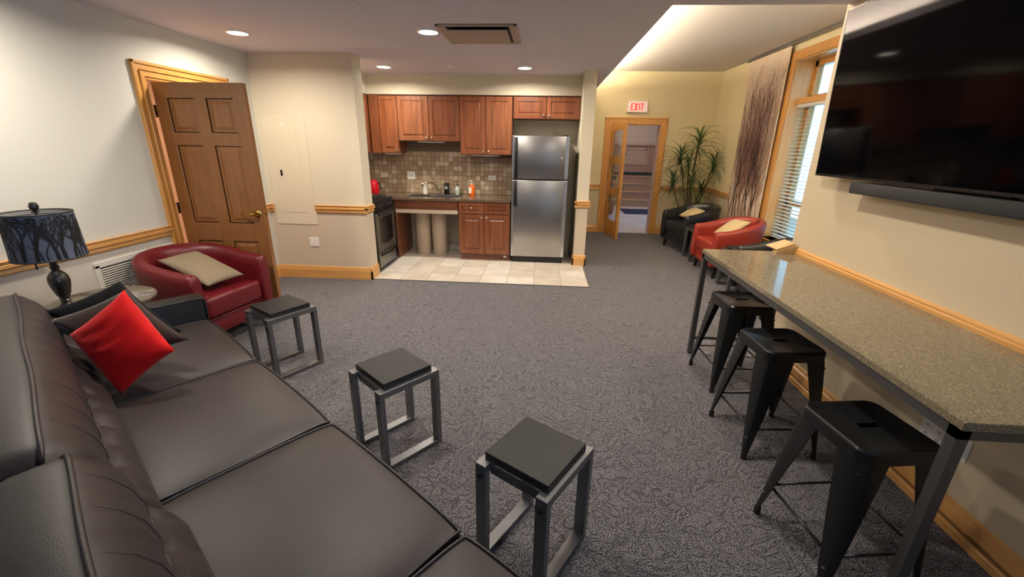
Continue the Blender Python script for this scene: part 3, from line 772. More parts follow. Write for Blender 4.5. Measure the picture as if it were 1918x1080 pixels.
B(-.02, .075, -.06, .0, .0, 1.50, bev=.006).build('post', mat('newel', (186, 160, 138), .5), pl)
B(-.035, .09, -.075, .0, 1.5, 1.53, bev=.006).build('cap', MATS['newel'], pl)
pn = thing('hall_panelling', 'framed brown wall panel above the hall steps', 'panelling', (1.7, 12.98, .78))
B(0, 1.9, 0, .1, 0, .82).build('board', STW, pn)
m = MB(); m.rings(.84, .46, [(0, 0), (.0, -.03), (.05, -.03), (.06, -.005)], .42, .30); m.build('panel', mat('hall_panel', (172, 140, 112), .5), pn)
B(-.05, 1.9, -.06, .1, .82, .86, bev=.008).build('cap_rail', MATS['hall_tread'], pn)
B(.35, 1.9, -.05, 0, 0.02, .09).build('dark_gap', BLKMT, pn)
for hx in (.55, 1.2):
    m = MB(); m.tube([(hx, 0, .74), (hx, -.04, .74), (hx, -.05, .70)], .012, 8); m.build('hook', BLKMT, pn, smooth=True)
mt_ = B(2.02, 2.9, 10.6, 11.5, .002, .014, bev=.004).build('door_mat', mat('mat_navy', (28, 40, 66), .95)); tag(mt_, 'dark blue mat on the hall floor', 'mat')
hp = thing('hall_plant', 'dark broad leafed plant standing in the hall behind the glazed door', 'plant', (1.62, 10.6, 0))
LEAFD = mat('leaf_dark', (24, 46, 30), .4)
m = MB(); m.lathe([(.001, 0), (.10, 0), (.14, .28), (.12, .28), (.10, .25), (.001, .25)], 18); m.build('pot', mat('terracotta', (120, 76, 52), .7), hp)
m = MB(); m.tube([(0, 0, .25), (.02, 0, .9), (0, .01, 1.5)], .018, 8); m.build('stem', LEAFD, hp)
for k in range(11):
    a = k * 2.4; z = .7 + k * .09; L_ = .34; m = MB(); pts = []
    for s in range(7):
        t = s / 6; r = L_ * t + .02; wd = .075 * math.sin(PI * (t * .95 + .03)); zz = z + .12 * t * 1.5 - .22 * t * t
        c_, s2 = math.cos(a), math.sin(a); pts.append(((r * c_ - wd * s2, r * s2 + wd * c_, zz), (r * c_, r * s2, zz - .01), (r * c_ + wd * s2, r * s2 - wd * c_, zz)))
    V = [[m.v(p) for p in row] for row in pts]
    for a_, b_ in zip(V, V[1:]): m.f([a_[0], a_[1], b_[1], b_[0]]); m.f([a_[1], a_[2], b_[2], b_[1]])
    m.build('leaf', LEAFD, hp, smooth=True)
area('hall_daylight', (3.6, 9.9, 1.6), (0, R(90), R(0)), 2.0, 2.0, 32, (.50, .62, 1))
area('hall_lamp', (2.2, 11.6, 2.9), (0, 0, 0), .5, .5, 22, (1, .76, .58))
# exit sign
es = thing('exit_sign', 'white box exit sign with red letters above the glazed door', 'sign', (1.595, YE, 2.235))
B(-.178, .178, -.04, 0, -.095, .095, bev=.004).build('housing', WHITE, es)
B(-.162, .162, -.044, -.039, -.08, .08, bev=.001).build('face', mat('sign_face', (250, 228, 222), .5, emit=(255, 214, 206), estr=.35), es)
REDL = mat('sign_red', (236, 46, 40), .4, emit=(255, 40, 34), estr=.9)
lh, lt = .058, .016


def letter(ch, x):
    m = MB(); y0, y1 = -.0475, -.0435; hw = .026
    if ch == 'E':
        m.box(x - hw, x - hw + lt, y0, y1, -lh, lh)
        for z in (-lh, -lt / 2, lh - lt): m.box(x - hw + lt, x + hw - (.006 if z == -lt / 2 else 0), y0, y1, z, z + lt)
    if ch == 'I': m.box(x - lt / 2, x + lt / 2, y0, y1, -lh, lh)
    if ch == 'T': m.box(x - lt / 2, x + lt / 2, y0, y1, -lh, lh - lt); m.box(x - hw, x + hw, y0, y1, lh - lt, lh)
    if ch == 'X':
        for s in (1, -1):
            m.prism([(x - s * hw, -lh), (x - s * (hw - lt * 1.2), -lh), (x + s * hw, lh), (x + s * (hw - lt * 1.2), lh)][::1], y0 - (0.0003 if s > 0 else 0), y1, 'y')
    m.build('letter_' + ch.lower(), REDL, es)


for ch, x in (('E', -.095), ('X', -.03), ('I', .025), ('T', .075)): letter(ch, x)

# ============================================================ WINDOW WITH BLIND, PRINTED PANEL, TRACK
wn = thing('window_1', 'tall oak window with a transom and a white slatted blind', 'window'); del wn['category']; struct(wn)
cw = .10
m = MB()
for y0, y1, z0, z1 in ((WY0 - cw, WY0, WZ0 - .02, WZ1 + cw), (WY1, WY1 + cw, WZ0 - .02, WZ1 + cw), (WY0, WY1, WZ1, WZ1 + cw)): m.box(XW - .018, XW, y0, y1, z0, z1, bev=.003)
m.box(XW - .04, XW + .2, WY0 - cw, WY1 + cw, WZ0 - .03, WZ0, bev=.004)
m.build('casing', OAKZ, wn)
m = MB(); m.box(XW, XW + .22, WY0, WY0 + .012, WZ0, WZ1); m.box(XW, XW + .22, WY1 - .012, WY1, WZ0, WZ1); m.box(XW, XW + .22, WY0, WY1, WZ1 - .012, WZ1)
m.build('reveal_lining', oak('oak_reveal', (214, 168, 100), (228, 186, 122), (5, 5, .3)), wn)
m = MB(); gx = XW + .22
for y0, y1 in ((WY0 + .012, WY0 + .07), (WY1 - .07, WY1 - .012)): m.box(gx, gx + .07, y0, y1, WZ0, WZ1)
for z0, z1 in ((WZ0, WZ0 + .06), (.87, .95), (2.10, 2.20), (WZ1 - .07, WZ1)): m.box(gx, gx + .07, WY0 + .012, WY1 - .012, z0, z1)
m.build('sash_frame', OAKZ, wn)
B(XW + .10, XW + .21, WY0 + .012, WY1 - .012, 2.10, 2.17, bev=.006).build('transom', OAKY, wn)
for z0, z1 in ((WZ0 + .06, .87), (.95, 2.10), (2.20, WZ1 - .07)): B(gx + .03, gx + .036, WY0 + .07, WY1 - .07, z0, z1).build('pane', GLASS, wn)
B(gx - .012, gx, 5.20, 5.28, .96, .985, bev=.004).build('sash_lock', WHITE, wn)
bl = thing('window_blind', 'white horizontal slat blind hanging in the tall window', 'blind', (XW + .13, 0, 0))
B(-.03, .03, WY0 + .02, WY1 - .02, 2.06, 2.098, bev=.003).build('head_rail', WHITE, bl)
SLW = mat('blind_slat', (236, 236, 232), .45)
m = MB(); m.M = Matrix.Rotation(R(-8), 4, 'Y'); m.box(-.024, .024, WY0 + .025, WY1 - .025, -.0012, .0012)
s0 = m.build('slat', SLW, bl, loc=(0, 0, .50)); z = .545
while z < 2.05: piece(s0, 'slat', (0, 0, z)); z += .0445
B(-.025, .025, WY0 + .025, WY1 - .025, .462, .476, bev=.003).build('bottom_rail', SLW, bl)
for y in (4.75, 5.2, 5.65):
    m = MB(); m.tube([(.024, y, .47), (.024, y, 2.06)], .0012, 4); m.tube([(-.024, y, .47), (-.024, y, 2.06)], .0012, 4); m.build('cord', WHITE, bl)
tk = B(XW - .06, XW - .03, 3.3, 7.2, 2.765, 2.785).build('curtain_track', mat('track_grey', (120, 116, 110), .4, metal=.6)); tag(tk, 'thin metal panel track close under the high ceiling', 'track')

# printed tree panel
TP = thing('printed_panel', 'tall fabric wall panel printed with bare brown trees', 'wall hanging', (XW - .055, 7.06, .30))
PW, PH = 1.05, 2.46
B(0, .012, -PW, 0, 0, PH, bev=.002).build('fabric', mat('panel_fabric', (232, 208, 178), .85, col2=(240, 224, 204), nscale=3), TP)
TCOL = [mat('print_dark', (50, 34, 34), .85), mat('print_brown', (92, 54, 44), .85), mat('print_rust', (134, 88, 66), .85), mat('print_grey', (120, 104, 94), .85), mat('print_tan', (176, 146, 116), .85)]


def tree2d(rng, x0, h, w, put):
    def br(x, z, a, ln, wd, dep, lean):
        st = .045 if dep == 0 else .03; n = max(2, int(ln / st)); st = ln / n
        for k in range(n):
            a += rng.uniform(-.22, .22) + (lean - a) * .25
            x1 = x + math.sin(a) * st; z1 = z + math.cos(a) * st; w1 = wd * (1 - .75 / n)
            put(x, z, wd, x1, z1, w1)
            f = k / n
            if dep < 3 and (f > .22 or dep) and rng.random() < (.28, .28, .20)[dep]:
                sg = rng.choice((-1, 1)); sp = rng.uniform(.35, .9)
                br(x1, z1, a + sg * sp, (ln * (.34 - .2 * f) if dep == 0 else ln * .5), w1 * .5, dep + 1, sg * rng.uniform(.12, .5))
            x, z, wd = x1, z1, w1
    br(x0, 0, rng.uniform(-.08, .08), h, w, 0, rng.uniform(-.05, .05))


rng = random.Random(11)
for layer, (ci, n, w, h) in enumerate(((4, 11, .012, 2.25), (3, 9, .014, 2.2), (2, 5, .028, 2.0), (1, 6, .036, 2.15), (0, 5, .040, 2.1))):
    m = MB(); xx = -.0004 - layer * .0005

    def put(x, z, wa, x1, z1, wb):
        if x < .008 or x > PW - .008 or x1 < .008 or x1 > PW - .008 or z1 > PH - .10: return
        wa, wb = max(wa, .0024), max(wb, .0024)
        m.f([m.v((xx, -(x + wa / 2), z)), m.v((xx, -(x - wa / 2), z)), m.v((xx, -(x1 - wb / 2), z1)), m.v((xx, -(x1 + wb / 2), z1))])
    for k in range(n): tree2d(rng, .02 + (PW - .04) * (k + rng.random()) / n, h * rng.uniform(.85, 1.02), w * rng.uniform(.5, 1.2), put)
    m.build('tree_print', TCOL[ci], TP, kind='stuff')

# outside: neighbouring house wall with siding
nh = thing('neighbour_house', 'pale clapboard house wall seen through the window', 'building', (7.2, 4.5, 0))
SID = mat('siding', (196, 216, 226), .7)
B(.03, .2, -6, 6, -1, 5).build('wall', SID, nh)
m = MB(); m.prism([(0, 0), (.03, 0), (.03, .2), (.015, .2)], -6, 6, 'y'); sb = m.build('board', SID, nh, loc=(0, 0, -1))
for k in range(1, 29): piece(sb, 'board', (0, 0, -1 + k * .2))
struct(B(3.4, 14, -6, 14, -.6, -.5).build('floor_outside', mat('outside_ground', (120, 124, 110), .9)), 'ground outside the window')

# ============================================================ TELEVISION AND SOUNDBAR
tv = thing('television', 'large black flat television mounted high on the tan wall', 'television', (1.775, 3.005, 1.42))
tv.rotation_euler = (0, R(-2.3), 0)
TW, TH = 1.70, .935
B(.004, .045, -TW, 0, 0, TH, bev=.006).build('case', BLKP, tv)
B(.0, .005, -TW + .008, -.008, .014, TH - .008).build('screen', SCREEN, tv)
m = MB()
m.box(-.001, .006, -TW, 0, 0, .014); m.box(-.001, .006, -TW, 0, TH - .008, TH); m.box(-.001, .006, -TW, -TW + .008, 0, TH); m.box(-.001, .006, -.008, 0, 0, TH); m.build('bezel', mat('bezel', (46, 42, 42), .3, metal=.5), tv)
B(.03, .085, -TW * .65, -TW * .35, .3, .7).build('wall_bracket', BLKMT, tv)
sbx = thing('soundbar', 'long slim black soundbar hanging under the television', 'speaker', (1.755, 2.63, 1.345))
B(0, .085, -1.25, 0, 0, .062, bev=.008, seg=2).build('body', mat('speaker_cloth', (34, 36, 36), .8, bump=.3, bscale=900), sbx, smooth='auto')
B(.08, .115, -.8, -.45, .01, .12).build('bracket', BLKMT, sbx)

# ============================================================ BAR
BX0, BY0, BY1, BZ = 1.215, 1.10, 3.215, .857
br_ = thing('bar_counter', 'long speckled quartz bar on a slim steel frame along the television wall', 'bar table', (BX0, BY0, 0))
bl_ = BY1 - BY0; bw = XR - .001 - BX0
B(0, bw, 0, bl_, BZ - .03, BZ, bev=.003).build('quartz_top', QUARTZ, br_)
FT = .034
m = MB()
m.box(.004, .004 + FT, .01, bl_ - .01, BZ - .064, BZ - .031); m.box(.004, bw, .01, .01 + FT, BZ - .064, BZ - .031); m.box(.004, bw, bl_ - .01 - FT, bl_ - .01, BZ - .064, BZ - .031)
m.build('top_frame', GUN, br_)
for y in (.01, bl_ - .01 - FT):
    B(.004, .004 + FT, y, y + FT, 0.004, BZ - .064).build('leg', GUN, br_)
    B(.010, .030, y + .007, y + .027, 0, .004).build('foot_pad', WHITE, br_)
B(.004 + FT, bw, bl_ - .01 - FT + .006, bl_ - .01 - .006, .13, .152).build('stretcher', GUN, br_)
ws = thing('wooden_wedge', 'pale wooden wedge lying on the far end of the bar top', 'wood block', (1.71, 3.135, BZ), R(4))
m = MB(); m.prism([(0, 0), (.15, 0), (.15, .05), (.13, .055), (.02, .02), (0, .012)], 0, .05, 'y'); m.build('wedge', mat('pale_wood', (196, 164, 116), .5, col2=(184, 150, 102), nscale=10, stretch=(.3, 4, 4)), ws)
m = MB(); m.prism([(.01, .02), (.13, .055), (.135, .075), (.0, .03)], .01, .15, 'y'); m.build('top_strip', MATS['pale_wood'], ws)
# outlets under the bar
for lab, y, z, ww, hh, dots in (('white double outlet plate under the near end of the bar', 1.80, .335, .135, .105, 4), ('small white wall plate with a jack beside the bar leg', 1.66, .357, .055, .105, 1)):
    t = thing('wall_outlet', lab, 'outlet', (XR, y, z))
    B(-.006, 0, -ww / 2, ww / 2, -hh / 2, hh / 2, bev=.002).build('plate', WHITE, t)
    if dots == 4:
        for yy in (-.03, .03):
            for zz in (-.022, .022):
                B(-.009, -.005, yy - .016, yy + .016, zz - .014, zz + .014, bev=.002).build('socket', WHITE, t)
                m = MB(); m.box(-.0098, -.0085, yy - .006, yy - .003, zz - .005, zz + .005); m.box(-.0098, -.0085, yy + .003, yy + .006, zz - .005, zz + .005); m.build('slot', BLKMT, t)
    else:
        B(-.01, -.005, -.008, .008, -.008, .008).build('jack', BLKMT, t)


# ------------------------------------------------------------ metal stools
def make_stool():
    t = thing('bar_stool', '', 'stool')
    S, H_ = .152, .615
    # seat: rounded square pan with an oval hand slot
    m = MB()

    def rsq(h, r, n=6):
        out = []
        for cx_, cy_, a0 in ((h - r, h - r, 0), (-h + r, h - r, 90), (-h + r, -h + r, 180), (h - r, -h + r, 270)):
            for k in range(n + 1): a = R(a0 + 90 * k / n); out.append((cx_ + r * math.cos(a), cy_ + r * math.sin(a)))
        return out
    ringsz = [(S + .004, .045, H_ - .055), (S + .004, .045, H_ - .018), (S + .004, .045, H_ - .008), (S - .002, .042, H_), (S - .012, .036, H_), (S - .017, .033, H_ - .004)]
    rr = [[m.v((x, y, z)) for x, y in rsq(h, r)] for h, r, z in ringsz]
    n = len(rr[0])
    for a, b_ in zip(rr, rr[1:]):
        for k in range(n): m.f([a[k], a[(k + 1) % n], b_[(k + 1) % n], b_[k]])
    # slot ring
    sl = []
    for k in range(n):
        a = 2 * PI * (k + .5) / n
        x, y = rsq(S, .04)[k]
        aa = math.atan2(y, x); sl.append((max(-.042, min(.042, .055 * math.cos(aa))), max(-.013, min(.013, .022 * math.sin(aa)))))
    s1 = [m.v((x, y, H_ - .004)) for x, y in sl]; s2 = [m.v((x * .95, y * .95, H_ - .02)) for x, y in sl]
    for k in range(n):
        m.f([rr[-1][k], rr[-1][(k + 1) % n], s1[(k + 1) % n], s1[k]]); m.f([s1[k], s1[(k + 1) % n], s2[(k + 1) % n], s2[k]])
    st_ = m.build('seat', BLKM, t, smooth='auto'); 
    m = MB(); m.box(-S * .9, S * .9, -S * .9, S * .9, H_ - .05, H_ - .045); m.build('underside', BLKMT, t)
    # legs: V folded sheet metal, wide at the top, narrow at the foot
    for sx, sy in ((-1, -1), (1, -1), (1, 1), (-1, 1)):
        m = MB(); rows = []
        for k in range(9):
            u = k / 8; z = (H_ - .05) * (1 - u) + .028 * u
            cx_ = sx * (S + .002 + .045 * u ** .9); cy_ = sy * (S + .002 + .045 * u ** .9)
            w_ = .085 * (1 - u) ** .9 + .020
            rad = .022 * (1 - u) + .008
            row = []
            for e in (0, 1, 2, 3, 4):
                if e == 0: p = (cx_ - sx * w_, cy_)
                elif e == 1: p = (cx_ - sx * rad, cy_)
                elif e == 2: p = (cx_ - sx * rad * .3, cy_ - sy * rad * .3)
                elif e == 3: p = (cx_, cy_ - sy * rad)
                else: p = (cx_, cy_ - sy * w_)
                row.append(m.v((p[0], p[1], z)))
            row2 = []
            for p in ((cx_ - sx * w_, cy_ - sy * .004), (cx_ - sx * rad, cy_ - sy * .005), (cx_ - sx * (rad * .3 + .004), cy_ - sy * (rad * .3 + .004)), (cx_ - sx * .005, cy_ - sy * rad), (cx_ - sx * .004, cy_ - sy * w_)):
                row2.append(m.v((p[0], p[1], z)))
            rows.append(row + row2[::-1])
        for a, b_ in zip(rows, rows[1:]):
            L_ = len(a)
            for k in range(L_): m.f([a[k], a[(k + 1) % L_], b_[(k + 1) % L_], b_[k]])
        m.f(rows[0]); m.f(rows[-1][::-1])
        lg = m.build('leg', BLKM, t, smooth='auto')
        q = MB(); q.M = Matrix.Translation((sx * (S + .036), sy * (S + .036), 0)); q.lathe([(.012, 0), (.015, .003), (.014, .035), (.010, .045)], 10); q.build('rubber_foot', BLKP, lg, smooth='auto')
        q = MB(); q.M = Matrix.Translation((sx * (S + .038), sy * (S + .026), .13)); q.M = q.M @ Matrix.Rotation(R(90), 4, 'X' if False else 'Y'); q.lathe([(.005, -.006), (.005, .006), (.002, .008)], 8); q.build('rivet', CHROME, lg)
    e = S + .022
    for p, q_ in (((-e, -e), (e, -e)), ((e, -e), (e, e)), ((e, e), (-e, e)), ((-e, e), (-e, -e))):
        m = MB(); m.tube([(p[0], p[1], .175), (q_[0], q_[1], .175)], .0055, 8); m.build('stretcher', BLKM, t, smooth=True)
    for p, q_ in (((-1, -1), (1, 1)), ((1, -1), (-1, 1))):
        m = MB(); m.tube([(p[0] * S, p[1] * S, H_ - .09), (0, 0, H_ - .075), (q_[0] * S, q_[1] * S, H_ - .09)], .005, 6); m.build('brace', BLKM, t, smooth=True)
    return t


st0 = make_stool()
for k, (x, y, a, lab) in enumerate(((1.245, 1.425, 8, 'black metal stool nearest the viewer, its legs cut by the picture edge'), (1.30, 2.155, 5, 'middle black metal stool tucked at the bar'), (1.375, 2.80, 3, 'farthest black metal stool, beside the far leg of the bar'))):
    o = st0 if k == 0 else copy_tree(st0)
    o.location = (x, y, 0); o.rotation_euler = (0, 0, R(a)); tag(o, lab, 'stool', 'black metal stools at the bar')


# ------------------------------------------------------------ small slab tables
def make_slab_table():
    t = thing('side_table', '', 'side table')
    L_, Wd, H_ = .345, .318, .455; bt, bh = .048, .026
    for s in (-1, 1):
        y0, y1 = (-Wd / 2, -Wd / 2 + bt) if s < 0 else (Wd / 2 - bt, Wd / 2)
        x0, x1 = -L_ / 2, L_ / 2
        f_ = B(x0, x1, y0, y1, H_ - bh * 1.3, H_, bev=.0015).build('top_bar', TFR, t)
        B(x0, x1, y0, y1, 0, bh, bev=.0015).build('bottom_bar', TFR, t)
        for xa in (x0, x1 - bh):
            B(xa, xa + bh, y0 + .0005, y1 - .0005, bh, H_ - bh * 1.3).build('leg', TFR, t)
        for sx in (-1, 1):
            q = MB(); q.M = Matrix.Translation((sx * (L_ / 2), (y0 + y1) / 2, H_ - .05)) @ Matrix.Rotation(R(90) * sx, 4, 'Y'); q.lathe([(.009, 0), (.009, .008), (.001, .01)], 6); q.build('bolt', BLKP, t)
    for xa in (-L_ / 2 + .03, L_ / 2 - .034):
        B(xa, xa + .006, -Wd / 2 + bt, Wd / 2 - bt, H_ - .045, H_ - .006).build('cross_plate', TFR, t)
    B(-.14, .14, -Wd / 2 + .02, Wd / 2 - .02, H_, H_ + .003).build('support_plate', TFR, t)
    B(-.138, .138, -.141, .141, H_ + .003, H_ + .034, bev=.002).build('slab_top', SLAB, t)
    return t


tb0 = make_slab_table()
for k, (x, y, a, lab) in enumerate(((.0125, 1.335, 57.5, 'slab topped side table nearest the viewer'), (-.742, 1.905, 50, 'middle slab topped side table in front of the sofa'), (-1.822, 2.665, 59, 'slab topped side table beside the burgundy armchair'),
                                    (2.36, 6.34, 0, 'small dark side table between the black and the red armchair by the window'), (2.36, 4.96, 0, 'small dark side table behind the far end of the bar'))):
    o = tb0 if k == 0 else copy_tree(tb0)
    o.location = (x, y, 0); o.rotation_euler = (0, 0, R(a)); tag(o, lab, 'side table', 'slab topped side tables')
    if k >= 3: o.scale = (1.15, 1.1, .99)


# ------------------------------------------------------------ tub chairs (front looks to local -y)
def tub_chair(label, leather, loc, rz, group='tub armchairs', W_=.74, Dp=.68, arm=.62, back=.74):
    t = thing('tub_armchair', label, 'armchair', loc, rz, group)
    th = .105; hw = W_ / 2 - th / 2
    yc = -Dp / 2 + Dp - hw - th / 2   # centre of back arc
    path = []; n1 = 8; n2 = 22
    for k in range(n1): path.append((-hw, -Dp / 2 + .0 + (yc + Dp / 2) * k / n1, 0))
    for k in range(n2 + 1):
        a = PI - PI * k / n2; path.append((hw * math.cos(a), yc + hw * math.sin(a), 1))
    for k in range(1, n1 + 1): path.append((hw, yc - (yc + Dp / 2) * k / n1, 0))
    N_ = len(path); m = MB(); rows = []
    z0 = .135
    for i, (x, y, arc) in enumerate(path):
        a = path[max(i - 1, 0)]; b_ = path[min(i + 1, N_ - 1)]
        tx, ty = b_[0] - a[0], b_[1] - a[1]; l = math.hypot(tx, ty); nx, ny = -ty / l, tx / l   # left normal: outward for this direction
        u = (y + Dp / 2) / Dp; u = max(0, min(1, u))
        zt = arm + (back - arm) * (u * u * (3 - 2 * u))
        flare = .035 * u
        prof = []
        o_, i_ = th / 2, -th / 2
        prof = [(o_ - .03, z0), (o_ - .012, z0 + .15), (o_ + flare * .6, zt - .10), (o_ + flare, zt - .045), (o_ + flare - .012, zt - .015), (o_ * .35 + flare, zt), (i_ * .35 + flare, zt), (i_ + flare + .012, zt - .015), (i_ + flare * .6, zt - .045), (i_, zt - .13), (i_, z0 + .18), (i_, z0)]
        fx = 0
        rows.append([m.v((x + nx * d, y + ny * d + (-.018 * (1 - (z - z0) / (arm - z0)) if (not arc and i in (0, N_ - 1)) else 0), z)) for d, z in prof])
    for a, b_ in zip(rows, rows[1:]):
        L_ = len(a)
        for k in range(L_): m.f([a[k], a[(k + 1) % L_], b_[(k + 1) % L_], b_[k]])
    # rounded front ends
    for row, sg in ((rows[0], 1), (rows[-1], -1)):
        cx_ = sum(v.co.x for v in row) / len(row)
        inner = [m.v((cx_ + (v.co.x - cx_) * .72, v.co.y - .022, z0 + (v.co.z - z0) * .975 if v.co.z > z0 + .01 else v.co.z)) for v in row]
        L_ = len(row)
        for k in range(L_): m.f([row[k], row[(k + 1) % L_], inner[(k + 1) % L_], inner[k]])
        m.f(inner)
    m.build('shell', leather, t, smooth='auto', sub=1)
    iw = hw - th / 2
    m = MB(); m.box(-iw, iw, -Dp / 2 + .012, yc + hw * .72, z0, .27, bev=.012, seg=2); m.build('apron', leather, t, smooth='auto')
    m = MB(); m.box(-iw + .002, iw - .002, -Dp / 2 - .012, yc + hw * .55, .275, .445, bev=.035, seg=4)
    m.build('seat', leather, t, smooth=True)
    m = MB(); m.tube([(-iw + .01, -Dp / 2 - .004, .272), (iw - .01, -Dp / 2 - .004, .272)], .006, 6); m.build('piping', leather, t, smooth=True)
    for sx in (-1, 1):
        for yy, s2 in ((-Dp / 2 + .06, -1), (Dp / 2 - .14, 1)):
            m = MB(); m.M = Matrix.Translation((sx * (hw - .03), yy, 0)); z_ = z0 + .002
            a = [m.v((p[0] * .014 + sx * .012, p[1] * .014 + s2 * .012, 0)) for p in ((-1, -1), (1, -1), (1, 1), (-1, 1))]; b_ = [m.v((p[0] * .026, p[1] * .026, z_)) for p in ((-1, -1), (1, -1), (1, 1), (-1, 1))]
            for k in range(4): m.f([a[k], a[(k + 1) % 4], b_[(k + 1) % 4], b_[k]])
            m.f(a[::-1]); m.f(b_); m.build('leg', LEGD, t)
    return t


def rot_face(dx, dy): return math.atan2(dy, dx) + PI / 2     # local -y points to (dx, dy)


tub_chair('burgundy leather tub armchair in front of the open oak door', RLEA, (-2.785, 3.10, 0), rot_face(.985, -.16), arm=.65, back=.745, Dp=.69)
tub_chair('brick red leather tub armchair beside the window', RLEA2, (2.47, 5.64, 0), rot_face(-1, -.05), arm=.60, back=.73)
tub_chair('black leather tub armchair below the tall plant', BLEA, (2.43, 6.98, 0), rot_face(-.965, -.26), arm=.60, back=.73)
tub_chair('black leather tub armchair behind the far end of the bar', BLEA, (2.46, 4.28, 0), rot_face(-1, 0.0), arm=.60, back=.73)


def pillow(name, label, mt, A, Bc, Cc, thick, pinch=.08, grow=1.0, wr=0.0):
    """cushion through three neighbouring corners A, B, C (world)"""
    A, Bc, Cc = Vector(A), Vector(Bc), Vector(Cc); cen = (A + Cc) / 2; ex = (Bc - A) / 2 * grow; ey = (Cc - Bc) / 2 * grow
    nrm = ex.cross(ey).normalized()
    m = MB(); n = 22; top = {}; bot = {}
    for i in range(n + 1):
        for j in range(n + 1):
            u = -1 + 2 * i / n; v = -1 + 2 * j / n
            e = max(0, (1 - u ** 2)) ** .45 * max(0, (1 - v ** 2)) ** .45
            px_ = u * (1 - pinch * (1 - v * v) * abs(u) ** 3); py_ = v * (1 - pinch * (1 - u * u) * abs(v) ** 3)
            h = thick / 2 * e * (1 + .05 * math.sin(5 * u + 3 * v)) + wr * e * (math.sin(17 * (u + .35 * v * v) + 2 * v) + .6 * math.sin(29 * u - 5 * v))
            top[i, j] = m.v(ex * px_ + ey * py_ + nrm * h)
            bot[i, j] = top[i, j] if (i in (0, n) or j in (0, n)) else m.v(ex * px_ + ey * py_ - nrm * h)
    for i in range(n):
        for j in range(n):
            m.f([top[i, j], top[i + 1, j], top[i + 1, j + 1], top[i, j + 1]]); m.f([bot[i, j + 1], bot[i + 1, j + 1], bot[i + 1, j], bot[i, j]])
    o = m.build(name, mt, smooth=True); o.location = cen
    return tag(o, label, 'cushion', 'scatter cushions')


def frame(loc, ex, ez):
    """matrix with local x along ex and local z (face normal) along ez"""
    ez = Vector(ez).normalized(); ex = Vector(ex); ex = (ex - ez * ex.dot(ez)).normalized(); ey = ez.cross(ex)
    M = Matrix((ex, ey, ez)).transposed().to_4x4(); M.translation = Vector(loc); return M


pillow('cushion', 'beige linen cushion lying in the burgundy armchair', LINEN, (-2.93, 3.31, .68), (-2.475, 3.225, .51), (-2.545, 2.91, .505), .10, .06, wr=.001)
pillow('cushion', 'sand coloured cushion in the black armchair below the plant', LINEN2, (2.491, 7.20, .645), (2.557, 6.89, .635), (2.292, 6.82, .51), .10, .06)
pillow('cushion', 'sand coloured cushion in the brick red armchair', LINEN2, (2.539, 5.80, .69), (2.631, 5.51, .70), (2.369, 5.47, .515), .10, .06)

# ============================================================ SOFA
SO = Vector((-2.226, 2.483, 0)); UE = Vector((.804, -.594, 0)).normalized()
sofa_rz = math.atan2(UE.y, UE.x)
so = thing('sofa', 'long dark brown leather sofa with tufted back cushions and piped seats', 'sofa', SO, sofa_rz)
# local: x = u along the sofa, -y = v towards the back
SL = 3.36


def soft_box(x0, x1, y0, y1, z0, z1, crown=.03, r=.05, nx=16, ny=14):
    """upholstered block: rounded edges and a crowned top"""
    m = MB()
    def se(t, p=.28):  # superellipse edge roll
        return 1 - abs(t) ** (1 / p)
    cx_, cy_ = (x0 + x1) / 2, (y0 + y1) / 2; hx, hy = (x1 - x0) / 2, (y1 - y0) / 2
    top = []
    for i in range(nx + 1):
        row = []
        for j in range(ny + 1):
            u = math.sin((-1 + 2 * i / nx) * PI / 2); v = math.sin((-1 + 2 * j / ny) * PI / 2)
            # squash corners a little
            x = cx_ + hx * u * (1 - .02 * v * v); y = cy_ + hy * v * (1 - .02 * u * u)
            e = (1 - abs(u) ** 14) * (1 - abs(v) ** 14)
            roll = 1 - (1 - max(0, 1 - abs(u) ** 10)) * .5 - (1 - max(0, 1 - abs(v) ** 10)) * .5
            z = z1 - r * (1 - roll) + crown * (1 - u * u) * (1 - v * v)
            row.append(m.v((x, y, z)))
        top.append(row)
    for i in range(nx):
        for j in range(ny): m.f([top[i][j], top[i + 1][j], top[i + 1][j + 1], top[i][j + 1]])
    edge = [top[i][0] for i in range(nx + 1)] + [top[nx][j] for j in range(1, ny + 1)] + [top[i][ny] for i in range(nx - 1, -1, -1)] + [top[0][j] for j in range(ny - 1, 0, -1)]
    n = len(edge); prev = edge
    H_ = z1 - r - z0
    for f_, bulge in ((.15, 1.01), (.5, 1.018), (.85, 1.01), (1, .99)):
        cur = [m.v((cx_ + (v.co.x - cx_) * bulge, cy_ + (v.co.y - cy_) * bulge, v.co.z * (1 - f_) + z0 * f_)) for v in edge]
        for k in range(n): m.f([prev[k], cur[k], cur[(k + 1) % n], prev[(k + 1) % n]])
        prev = cur
    m.f(prev)
    return m, [tuple(v.co) for v in edge]


B(-.0, SL, -.95, -.03, .10, .27).build('base', BLKMT, so)
B(.0, SL, -.05, -.012, .07, .275, bev=.01, seg=2).build('front_rail', SOFA, so, smooth='auto')
cw_ = .826
for k in range(4):
    x0 = .035 + k * cw_
    m, edge = soft_box(x0 + .006, x0 + cw_ - .006, -.66, .0, .28, .452, crown=.022, r=.022)
    sc_ = m.build('seat_cushion', SOFA, so, smooth=True)
    q = MB(); q.tube([(p[0], p[1], p[2] + .003) for p in edge], .0055, 6, closed=True); q.build('piping', PIPE, sc_, smooth=True)
    q = MB(); q.tube([((x0 + cw_ / 2) + (p[0] - (x0 + cw_ / 2)) * .993, p[1], .29) for p in edge], .0055, 6, closed=True); q.build('piping', PIPE, sc_, smooth=True)


